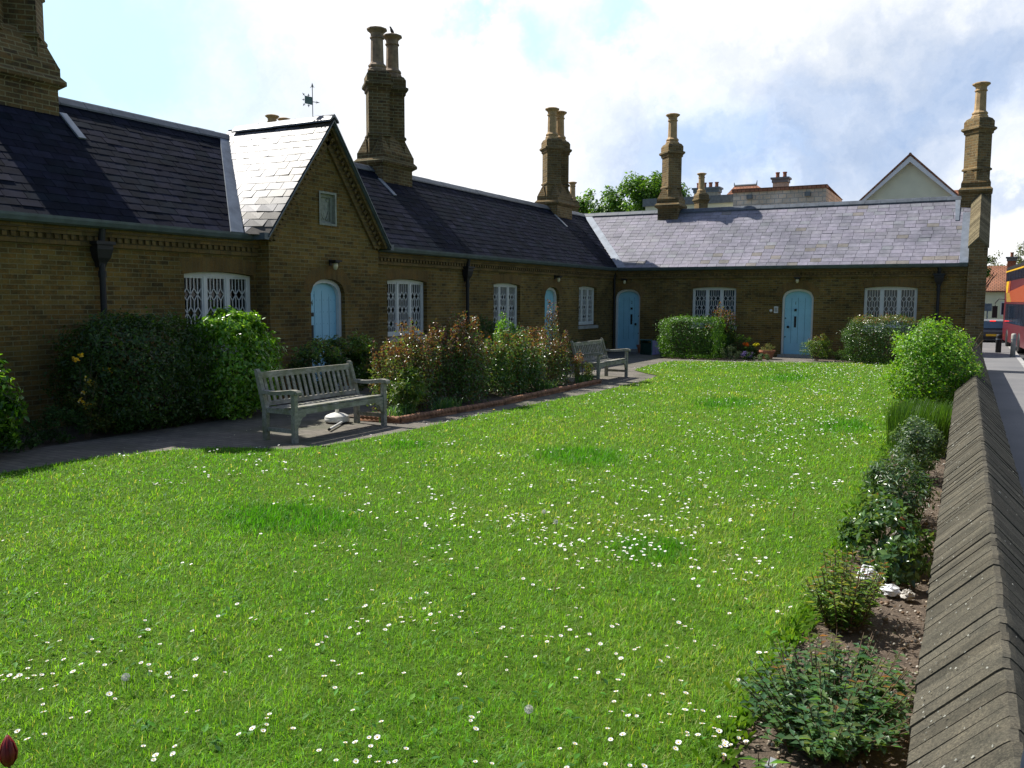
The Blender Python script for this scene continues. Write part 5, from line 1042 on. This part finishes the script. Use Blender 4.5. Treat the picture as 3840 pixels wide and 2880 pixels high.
# rope-twist terracotta edging tiles
def edging(p0, p1):
    p0, p1 = Vector(p0), Vector(p1); d = (p1 - p0); L = d.length; d.normalize(); a = Vector((0, 0, 1)).cross(d).normalized(); mb = MB(); n = 46; rs = []
    for i in range(n + 1):
        s = L * i / n; rs.append([tuple(p0 + d * s + (a * math.cos(q) + Vector((0, 0, 1)) * math.sin(q)) * (.038 * (1 + .16 * math.cos(2 * math.pi * s / .075 - q))) + Vector((0, 0, .065))) for q in [2 * math.pi * k / 12 for k in range(12)]])
    mb.rings(rs); mb.beam(p0 + Vector((0, 0, 0.01)), p1 + Vector((0, 0, .01)), .045, .11); return mb.build('edging_tile', M['rope'], None, True)
M['rope'] = simple('rope_tile', (.27, .13, .07), .85, 0, .45, 9)
pts = [(-7.80, 9.74, 0), (-7.05, 9.80, 0), (-6.84, 12.4, 0), (-6.86, 16.66, 0)]; k = 0
for a, b in zip(pts[:-1], pts[1:]):
    a, b = Vector(a), Vector(b); L = (b - a).length; n = max(1, round(L / .61))
    for i in range(n):
        o = edging(a.lerp(b, (i + .012) / n), a.lerp(b, (i + .988) / n)); k += 1; o.location.z = rnd.uniform(-.012, .004)
        tag(o, 'brown rope-twist terracotta edging tile along the rose bed', 'edging tile', 'rope-twist edging tiles around the rose bed')
# recycling crate tipped on its side, pots by the doors
t = thing('recycling_crate', 'dark green recycling crate with a lilac side, tipped on end beside door number 2', 'crate', (-9.22, 26.2, 0), rz=R(-14))
mb = MB(); face_holes(mb, lambda u, z, d=0: (u, d, z), [(-.24, .02), (.20, .0), (.20, .47), (-.22, .47)], [[(-.20, .06), (.16, .04), (.16, .43), (-.185, .43)]], 0, .36); mb.add([(-.24, .02, 0), (.20, 0, 0), (.20, .47, 0), (-.22, .47, 0), (-.19, .05, .38), (.15, .03, .38), (.15, .44, .38), (-.18, .44, .38)], [(0, 1, 5, 4), (2, 3, 7, 6), (3, 0, 4, 7), (4, 5, 6, 7)])
mb.build('body', M['crate'] if 'crate' in M else simple('green_plastic', (.012, .045, .035), .4), t)
mb = MB(); mb.add([(.202, -.002, 0), (.206, -.002, .47), (.158, .38, .44), (.154, .38, .03)], [(0, 1, 2, 3)]); mb.add([(.203, .0, .0), (.30, .34, .02), (.28, .34, .40), (.207, .0, .46)], [(0, 1, 2, 3)]); mb.build('side_panel', simple('lilac_plastic', (.48, .38, .72), .5, 0, .08), t)
mb = MB(); mb.box(-.25, -.02, .465, .215, .01, .49); mb.box(.195, -.02, -.0, .215, .01, .47); mb.build('rim', simple('rim_plastic', (.10, .22, .24), .4), t)
def potted(x, y, r, h, lab, plantf=None):
    t = thing('plant_pot', lab, 'plant pot', (x, y, .0)); mb = MB(); mb.lathe(0, 0, [(r * .68, 0), (r * .95, h * .8), (r * 1.08, h * .8), (r * 1.08, h), (r * .94, h), (r * .9, h * .88), (.01, h * .88)], 20); mb.build('pot', M['terra'], t); 
    return t
potted(-9.72, 27.12, .15, .26, 'small terracotta pot beside the foot of door number 2')
potted(-5.42, 26.15, .22, .27, 'round terracotta pot holding a feathery plant, left of door number 1')
p = plant('potted_plant', 'mound of pale grassy foliage growing out of the terracotta pot left of door number 1', 'plant', 0, 0); foliage(p, [(-5.42, 26.15, .34, .24, .24, .15)], 900, .055, [((.16, .20, .07), 2), ((.24, .17, .10), 2), ((.10, .16, .04), 2)], 'leafdull', 18, asp=.14)
p = plant('potted_plant', 'small reddish plant low against the wall between the orange flowers and the round pot', 'plant', 0, 0); foliage(p, [(-5.72, 26.35, .16, .1, .1, .1)], 260, .04, [((.30, .10, .08), 2), ((.12, .1, .04), 1)], 'leafdull', 8)
# litter in the wall bed
def crumple(name, lab, x, y, z, rx, ry, rz_, m, seed):
    r = random.Random(seed); mb = MB(); nl, nk = 9, 14; rs = []
    for i in range(nl):
        ph = math.pi * (i + .5) / nl - math.pi / 2; rs.append([(x + rx * math.cos(ph) * math.cos(a) * q, y + ry * math.cos(ph) * math.sin(a) * q, max(.004, z + rz_ * math.sin(ph) * q)) for a, q in [(2 * math.pi * k / nk, r.uniform(.72, 1.2)) for k in range(nk)]])
    mb.rings(rs); return tag(mb.build(name, m), lab, 'litter', 'pieces of litter in the wall bed')
crumple('plastic_bag', 'larger crumpled white plastic bag among the shrubs beside the boundary wall', -.50, 5.58, 0.062, .066, .072, .062, M['bag'], 3)
crumple('paper_scrap', 'smaller flat white scrap on the soil to the right of the crumpled bag', -.365, 5.46, .03, .055, .06, .03, M['bag'], 5)
crumple('paper_scrap', 'grey-brown folded scrap on the soil against the boundary wall, right of the white scrap', -.27, 5.42, .03, .04, .045, .028, simple('card', (.36, .34, .30), .8), 8)
crumple('plastic_wrapper', 'pale blue and white wrapper caught in the spiky shrub beside the boundary wall', -.30, 7.55, .20, .035, .05, .045, simple('blue_wrap', (.45, .52, .70), .3, 0, .4, 30), 9)
mb = MB(); mb.add([(-.62, 2.93, .03), (-.58, 2.95, .03), (-.545, 3.07, .09), (-.575, 3.06, .10)], [(0, 1, 2, 3)]); mb.add([(-.62, 2.93, .026), (-.58, 2.95, .026), (-.545, 3.07, .086), (-.575, 3.06, .096)], [(0, 3, 2, 1)]); tag(mb.build('plant_label', M['bag']), 'white plastic plant label stuck in the soil at the bottom edge of the photo', 'plant label')
# dark red tulip bud at the lower left corner
t = thing('tulip', 'dark red closed tulip bud poking in at the bottom left corner', 'tulip', (-2.585, 1.50, -.01)); mb = MB(); mb.tube([(0, 0, 0), (.01, 0, .18), (0, 0, .31)], .005, 6); mb.build('stem', M['stem'], t)
for k in range(5):
    a = 2 * math.pi * k / 5; mb = MB(); rs = []
    for z, r, w in ((.305, .008, .010), (.325, .020, .018), (.35, .024, .020), (.38, .016, .013), (.405, .003, .002)):
        c = (r * math.cos(a), r * math.sin(a)); s = (-math.sin(a) * w, math.cos(a) * w); rs.append([(c[0] * .8 - s[0], c[1] * .8 - s[1], z), (c[0] * 1.1, c[1] * 1.1, z), (c[0] * .8 + s[0], c[1] * .8 + s[1], z), (c[0] * .75, c[1] * .75, z)])
    mb.rings(rs); mb.build('petal', M['redpetal'], t, True)
# unidentified dark navy rounded object on the coping, shaped as a bag
t = thing('bag', 'dark navy rounded bag-like object on the wall coping, cut by the bottom right edge', 'bag', BAGP); mb = MB(); mb.lathe(0, 0, [(.115, .0), (.12, .12), (.117, .25), (.10, .35), (.07, .405), (.03, .425), (.005, .43)], 28); mb.build('body', simple('navy_cloth', (.012, .018, .045), .6, 0, .25, 9), t, True); mb = MB(); mb.tube([(-.02, 0, .42), (0, 0, .46), (.02, 0, .42)], .006, 6); mb.build('loop', M['black'], t)

# ------------------------------------------------------------------ the street beyond
def bollard(x, y, lab, m, h=1.0, r=.10):
    z = zst(0, y); t = thing('bollard', lab, 'bollard', (x, y, z)); mb = MB(); mb.lathe(0, 0, [(r, 0), (r, h * .90), (r * .96, h * .95), (r * .8, h * .985), (r * .3, h)], 18); mb.build('post', m, t, True); mb = MB(); mb.lathe(0, 0, [(r + .006, h * .72), (r + .006, h * .76)], 18); mb.build('band', M['lead'], t)
bollard(1.50, 42.6, 'pale concrete bollard on the pavement in front of the bus', simple('concrete', (.40, .38, .34), .8))
bollard(1.02, 45.8, 'dark bollard on the pavement behind the pale one', M['black'], .85, .12)
bollard(1.06, 41.6, 'dark slim bollard left of the pale concrete one', M['black'], .7, .07) if False else None
# double-decker bus, nearside towards the pavement, seen from behind along its side
bx, by, bz = 1.44, 45.0, zst(0, 50) - .10
bus = thing('double_decker_bus', 'red, maroon and yellow double-decker bus cut by the right edge of the photo', 'bus', (2.02, by, bz), rz=R(3.4))
P_ = lambda y, z, d=0: (d, y, z)
mb = MB(); prof = [(0, .35), (10.3, .35), (10.62, .9), (10.62, 1.7), (10.5, 2.4), (10.35, 4.0), (10.0, 4.28), (.2, 4.28), (0, 4.1)]
mb.rings([[(d, a, b) for a, b in prof] for d in (0, 2.5)]); mb.build('body', M['busred'], bus)
def panel(name, poly, m, d=-.012):
    q = MB(); q.rings([[(x, a, b) for a, b in poly] for x in (d, .004)]); return q.build(name, m, bus)
yel, org = simple('yellow_panel', (.80, .48, .02), .35, 0, .05), simple('orange_panel', (.38, .07, .02), .35, 0, .05)
panel('livery_panel', [(7.0, 2.45), (9.2, 2.45), (10.2, 3.35), (8.4, 3.35)], simple('gold_panel', (.35, .20, .03), .4)); panel('livery_panel', [(8.9, 2.95), (9.5, 2.95), (9.7, 3.55), (8.3, 3.55)], yel, -.022); panel('livery_panel', [(7.9, 2.95), (8.85, 2.95), (8.2, 3.55), (7.5, 3.55)], org, -.022)
panel('livery_panel', [(0, 2.45), (6.9, 2.45), (8.0, 3.0), (0, 3.3)], org, -.016)
gm = simple('bus_glass', (.02, .035, .06), .06, 0, .3, 1, bmp=0)
for i in range(8): panel('window', [(.5 + i * 1.2, 3.58), (1.58 + i * 1.2, 3.58), (1.58 + i * 1.2, 4.02), (.5 + i * 1.2, 4.02)], gm, -.02)
for i in range(7): panel('window', [(.5 + i * 1.3, 1.35), (1.7 + i * 1.3, 1.35), (1.7 + i * 1.3, 2.35), (.5 + i * 1.3, 2.35)], gm, -.02)
panel('handrail', [(0, 4.06), (10.2, 4.06), (10.2, 4.13), (0, 4.13)], yel, -.03); panel('roof_edge', [(0, 4.18), (9.9, 4.18), (9.8, 4.32), (0, 4.32)], M['black'], -.03)
for y in (2.4, 8.1):
    q = MB(); q.lathe(0, 0, [(.02, -.03), (.25, -.03), (.48, 0), (.5, .05), (.5, .28)], 24, 0, M4=Matrix(((0, 0, 1, -.02), (1, 0, 0, y), (0, 1, 0, .5), (0, 0, 0, 1)))); q.build('wheel', M['black'], bus, True)
q = MB(); q.tube([(-.0, 10.45, 2.6), (-.25, 10.7, 2.62), (-.42, 10.75, 2.4), (-.42, 10.75, 2.2)], .03, 8); q.box(-.56, 10.68, 1.55, -.30, 10.82, 2.22); q.build('wing_mirror', M['black'], bus)
# car ahead of the bus
car = thing('parked_car', 'dark grey hatchback seen from behind with red brake light, left of the bus', 'car', (.05, 57.2, zst(0, 57) - .13))
mb = MB(); pf = [(0, .32), (0, .75), (.08, .95), (.42, 1.38), (.9, 1.48), (2.2, 1.46), (3.1, 1.0), (4.0, .85), (4.2, .6), (4.2, .3)]
def crs(k): return [[(x0 + s * (hw - max(0, z - .95) * .35), y, z) for y, z in pf] for s, hw, x0 in k]
mb.rings(crs([(-1, .78, .85), (-1, .86, .85), (1, .86, .85), (1, .78, .85)])); mb.build('body', M['carpaint'], car)
q = MB(); q.rings([[(.27, .10, .97), (1.43, .10, .97), (1.33, .39, 1.34), (.37, .39, 1.34)], [(.27, .05, .97), (1.43, .05, .97), (1.33, .36, 1.355), (.37, .36, 1.355)]]); q.build('rear_window', gm, car)
for x in (.06, 1.42): q = MB(); q.box(x, -.02, .74, x + .14, .08, .90); q.build('tail_light', M['taillight'], car)
q = MB(); q.box(.72, .34, 1.37, 1.02, .40, 1.41); q.build('brake_light', M['brake'], car)
q = MB(); q.box(.55, -.025, .50, 1.12, .01, .62); q.build('number_plate', yel, car); q = MB(); q.box(.02, -.06, .30, 1.68, .05, .48); q.build('bumper', M['black'], car)
for x in (.04, 1.50):
    for y in (.75, 3.4): q = MB(); q.lathe(0, 0, [(.1, 0), (.30, .0), (.32, .03), (.32, .18), (.3, .2)], 20, 0, M4=Matrix(((0, 0, 1, x - .01), (1, 0, 0, y), (0, 1, 0, .32), (0, 0, 0, 1)))); q.build('wheel', M['black'], car, True)
# houses
M['pantile'] = brick('clay_tiles', (.34, .17, .11), (.25, .135, .095), (.10, .045, .03), bw=.28, rh=.26, ms=.02); M['render'] = simple('cream_render', (.70, .71, .54), .9, 0, .06, 2); M['whitetrim'] = simple('white_trim', (.72, .74, .76), .5, 0, .04)
M['rubble'] = brick('rubble_stone', (.72, .67, .58), (.55, .51, .46), (.45, .42, .38), bw=.5, rh=.3, ms=.03); M['redbrick'] = brick('red_brick', (.36, .13, .07), (.28, .10, .06), (.3, .25, .2)); M['parapet'] = simple('parapet_grey', (.13, .15, .16), .6); M['buffr'] = simple('buff_render', (.40, .36, .28), .9)
def gbox(name, x0, y0, x1, y1, z1, m, parent, z0=-.8): q = MB(); q.box(x0, y0, z0, x1, y1, z1); return q.build(name, m, parent)
def gable_x(name, x0, x1, y0, y1, ze, zr, m, parent, ov=.3, th=.12):       # ridge along x
    q = MB(); ym = (y0 + y1) / 2
    for s, ye in ((-1, y0 - ov), (1, y1 + ov)):
        k = (zr - ze) / (ym - y0); zz = ze - k * ov
        q.add([(x0 - ov, ye, zz), (x1 + ov, ye, zz), (x1 + ov, ym, zr), (x0 - ov, ym, zr), (x0 - ov, ye, zz - th), (x1 + ov, ye, zz - th), (x1 + ov, ym, zr - th), (x0 - ov, ym, zr - th)], [(0, 1, 2, 3), (4, 7, 6, 5), (0, 4, 5, 1), (1, 5, 6, 2), (0, 3, 7, 4)])
    return q.build(name, m, parent)
def stack(parent, x, y, z0, z1, w, d, pots, body, potm):
    q = MB(); q.box(x - w / 2, y - d / 2, z0, x + w / 2, y + d / 2, z1 - .35); o = q.build('chimney', [body], parent)
    q = MB(); q.box(x - w / 2 - .06, y - d / 2 - .06, z1 - .35, x + w / 2 + .06, y + d / 2 + .06, z1 - .12); q.box(x - w / 2 - .14, y - d / 2 - .14, z1 - .12, x + w / 2 + .14, y + d / 2 + .14, z1); q.build('chimney_cap', M['parapet'], o)
    for i in range(pots): q = MB(); px = x - w / 2 + w * (i + .5) / pots; q.lathe(px, y, [(.13, z1), (.12, z1 + .3), (.15, z1 + .31), (.15, z1 + .38), (.1, z1 + .38)], 12); q.build('chimney_pot', potm, o)
def wins(parent, spots, y, w=1.0, h=1.3):
    for x, z in spots: q = MB(); q.box(x - w / 2, y - .03, z, x + w / 2, y + .05, z + h); f = q.build('window', M['whitetrim'], parent); q = MB(); q.box(x - w / 2 + .08, y - .05, z + .08, x + w / 2 - .08, y - .02, z + h - .08); q.build('pane', gm, f)
h = thing('house', 'cream flat-topped building with grey parapet and a chimney with four red pots', 'building', (0, 0, 0))
gbox('wall', -21.4, 60, -14.7, 70, 8.45, M['render'], h); gbox('parapet', -21.55, 59.8, -14.5, 70.2, 8.98, M['parapet'], h, 8.45); wins(h, [(-20, 5), (-17.5, 5)], 60); stack(h, -17.3, 61.5, 8.9, 9.72, 1.75, .7, 4, M['buffr'], M['redbrick'])
h = thing('house', 'house with a hipped orange clay tile roof left of the rubble stone wing', 'house', (0, 0, 0))
gbox('wall', -17.2, 72, -12.2, 78, 8.9, M['render'], h); wins(h, [(-15, 5)], 72); q = MB(); q.add([(-20.2, 71.6, 8.7), (-13.0, 71.6, 8.7), (-13.0, 79, 8.7), (-20.2, 79, 8.7), (-18.75, 75, 11.5), (-16.9, 75, 11.5)], [(0, 1, 5, 4), (1, 2, 5), (2, 3, 4, 5), (3, 0, 4)]); q.build('roof', M['pantile'], h)
q = MB(); q.tube([(-18.75, 75, 11.52), (-16.9, 75, 11.52)], .09, 6); q.tube([(-18.75, 75, 11.5), (-18.8, 75, 11.8)], [.07, .02], 6); q.tube([(-16.9, 75, 11.5), (-16.85, 75, 11.88)], [.07, .02], 6); q.build('ridge', M['parapet'], h)
h = thing('house', 'rubble stone building with an orange tiled ridge and a two-pot chimney', 'house', (0, 0, 0))
gbox('wall', -14.72, 58.6, -8.80, 66, 8.92, M['rubble'], h); q = MB(); q.box(-14.8, 58.45, 8.92, -8.72, 58.95, 9.14); q.add([(-14.8, 58.9, 9.12), (-8.72, 58.9, 9.12), (-8.72, 66, 8.9), (-14.8, 66, 8.9)], [(0, 1, 2, 3)]); q.build('ridge', M['pantile'], h); stack(h, -12.1, 61.0, 8.8, 10.05, .95, .7, 2, M['buffr'], M['redbrick'])
for x in (-13.6, -9.9): q = MB(); q.box(x - .17, 58.3, 8.45, x + .17, 58.62, 8.72); q.build('wall_vent', M['parapet'], h)
h = thing('house', 'cream gable with broad white bargeboards rising behind the street end of the right wing', 'house', (0, 0, 0))
q = MB(); q.rings([[(-6.6, y, -.8), (-1.5, y, -.8), (-1.5, y, 8.2), (-4.05, y, 10.6), (-6.6, y, 8.2)] for y in (60, 68)]); q.build('wall', M['render'], h); wins(h, [(-5.2, 4.6), (-2.9, 4.6)], 60)
q = MB()
for s in (-1, 1): q.rings([[(-4.05, y, 10.72), (-4.05 + s * 2.95, y, 7.92), (-4.05 + s * 2.72, y, 7.92), (-4.05, y, 10.36)] for y in (59.55, 59.7)])
q.build('bargeboard', M['whitetrim'], h); q = MB()
for s in (-1, 1): q.rings([[(-4.05, y, 10.90), (-4.05 + s * 3.02, y, 7.98), (-4.05 + s * 3.0, y, 7.88), (-4.05, y, 10.76)] for y in (59.5, 68.2)])
q.tube([(-4.05, 59.45, 10.82), (-4.05, 68, 10.82)], .09, 6); q.build('roof', M['pantile'], h)
h = thing('house', 'roof with an orange ridge just visible right of the cream gable', 'house', (0, 0, 0)); gbox('wall', -2.2, 66, .1, 72, 8.6, M['redbrick'], h); gable_x('roof', -2.3, .0, 65.5, 72.5, 7.2, 9.55, M['pantile'], h); wins(h, [(-1.1, 4)], 66)
h = thing('house', 'distant cream house with a brown tiled roof behind the bus', 'house', (0, 0, 0)); gbox('wall', -4.5, 80, 5.2, 88, 2.75, M['render'], h); gable_x('roof', -4.5, 5.2, 80, 88, 2.75, 4.75, M['pantile'], h); wins(h, [(0.2, .6), (2.2, .6)], 80, .9, 1.1); stack(h, 2.45, 83.5, 4.2, 5.45, .62, .6, 1, M['redbrick'], M['redbrick'])
# traffic sign clutter by the house: small post
for (x, y, hgt, lab) in ((.70, 66, 2.3, 'thin grey sign post on the far pavement left of the bus'),):
    t = thing('sign_post', lab, 'sign post', (x, y, -.7)); q = MB(); q.tube([(0, 0, 0), (0, 0, hgt)], .04, 8); q.build('post', M['lead'], t); q = MB(); q.box(-.25, -.06, hgt - .5, .25, -.04, hgt); q.build('sign_plate', simple('grey_plate', (.25, .27, .3), .6), t)
# trees
def tree(lab, x, y, h, cr, ells, n, leaf, pal, K=70, m='leaf', trunk=.25, z0=-.8, sub=(.16, .28)):
    t = thing('tree', lab, 'tree', (0, 0, 0)); foliage(t, ells, n, leaf, pal, m, K, sub, asp=.6, name='crown', zmin=1.5, shell=.45)
    mb = MB(); mb.tube([(x, y, z0), (x + .1, y, h * .35), (x, y + .1, h * .75)], [trunk, trunk * .75, trunk * .3], 9)
    for k in range(9): a = k * .7; s = h * rnd.uniform(.3, .65); e = rnd.choice(ells); mb.tube([(x, y, s), ((x + e[0]) / 2 + math.cos(a), (y + e[1]) / 2 + math.sin(a), (s + e[2]) / 2 + .5), (e[0] + math.cos(a) * e[3] * .5, e[1] + math.sin(a) * e[4] * .5, e[2])], [trunk * .4, trunk * .25, trunk * .08], 6)
    mb.build('trunk', M['bark'], t); return t
TG = [((.09, .19, .025), 4), ((.13, .25, .035), 3), ((.055, .12, .02), 3)]
tree('large bright green spreading tree rising behind the corner of the two roofs', -24, 63, 10, 4, [(-26.4, 63, 7.9, 2.5, 2.3, 2.5), (-23.4, 63, 8.9, 2.6, 2.4, 2.6), (-21.2, 63, 8.9, 2.2, 2.2, 2.6), (-24.6, 62, 7.0, 3.2, 2, 2.1), (-28.2, 64, 7.6, 1.6, 1.5, 1.8)], 30000, .26, TG, 230, sub=(.2, .32))
tree('small dark green tree peeping out behind the street end of the house', .2, 70, 4.5, 1, [(.25, 70, 4.2, .75, .8, .9)], 1300, .16, TG, 22, trunk=.1, z0=-.7)
OL = [((.12, .15, .05), 3), ((.16, .17, .07), 2), ((.08, .10, .04), 2)]
tree('thin olive-green tree far down the street above the bus and brick chimney', 3.4, 92, 6, 2, [(2.3, 92, 4.9, 1.8, 1.5, 1.6), (4.4, 92, 5.8, 2.0, 1.6, 2.0)], 3600, .16, OL, 60, 'leafdull', trunk=.16, z0=-.7)
for ob in bpy.data.objects:
    if ob.type == 'EMPTY' and not ob.children: print('EMPTY', ob.name)
# leaf litter and fallen petals on the paving and soil
mb = MB()
for i in range(900):
    if i < 520: x, y = rnd.uniform(-9.5, -6.6), rnd.uniform(4.5, 19)
    else: x, y = rnd.uniform(-.78, -.1), rnd.uniform(2.5, 12)
    if inpoly(np.array([x]), np.array([y]), from_poly)[0]: continue
    r = rnd.uniform(.006, .018); a = rnd.random() * 6.283; z = .012 + rnd.random() * .006; k = rnd.uniform(.6, 1.3); c = rnd.choice([(.26 * k, .20 * k, .11 * k), (.16 * k, .10 * k, .05 * k), (.42 * k, .40 * k, .34 * k), (.14 * k, .17 * k, .06 * k)])
    u, v = Vector((math.cos(a), math.sin(a), rnd.uniform(-.2, .3))) * r, Vector((-math.sin(a), math.cos(a), rnd.uniform(-.2, .2))) * r * .5; q = Vector((x, y, z + .004))
    mb.add([tuple(q - u), tuple(q - v), tuple(q + u), tuple(q + v)], [(0, 1, 2, 3)], 0, c)
tag(mb.build('leaf_litter', M['leafdull']), 'dry leaves and petals littering the paving and the soil', 'leaf litter', kind='stuff')
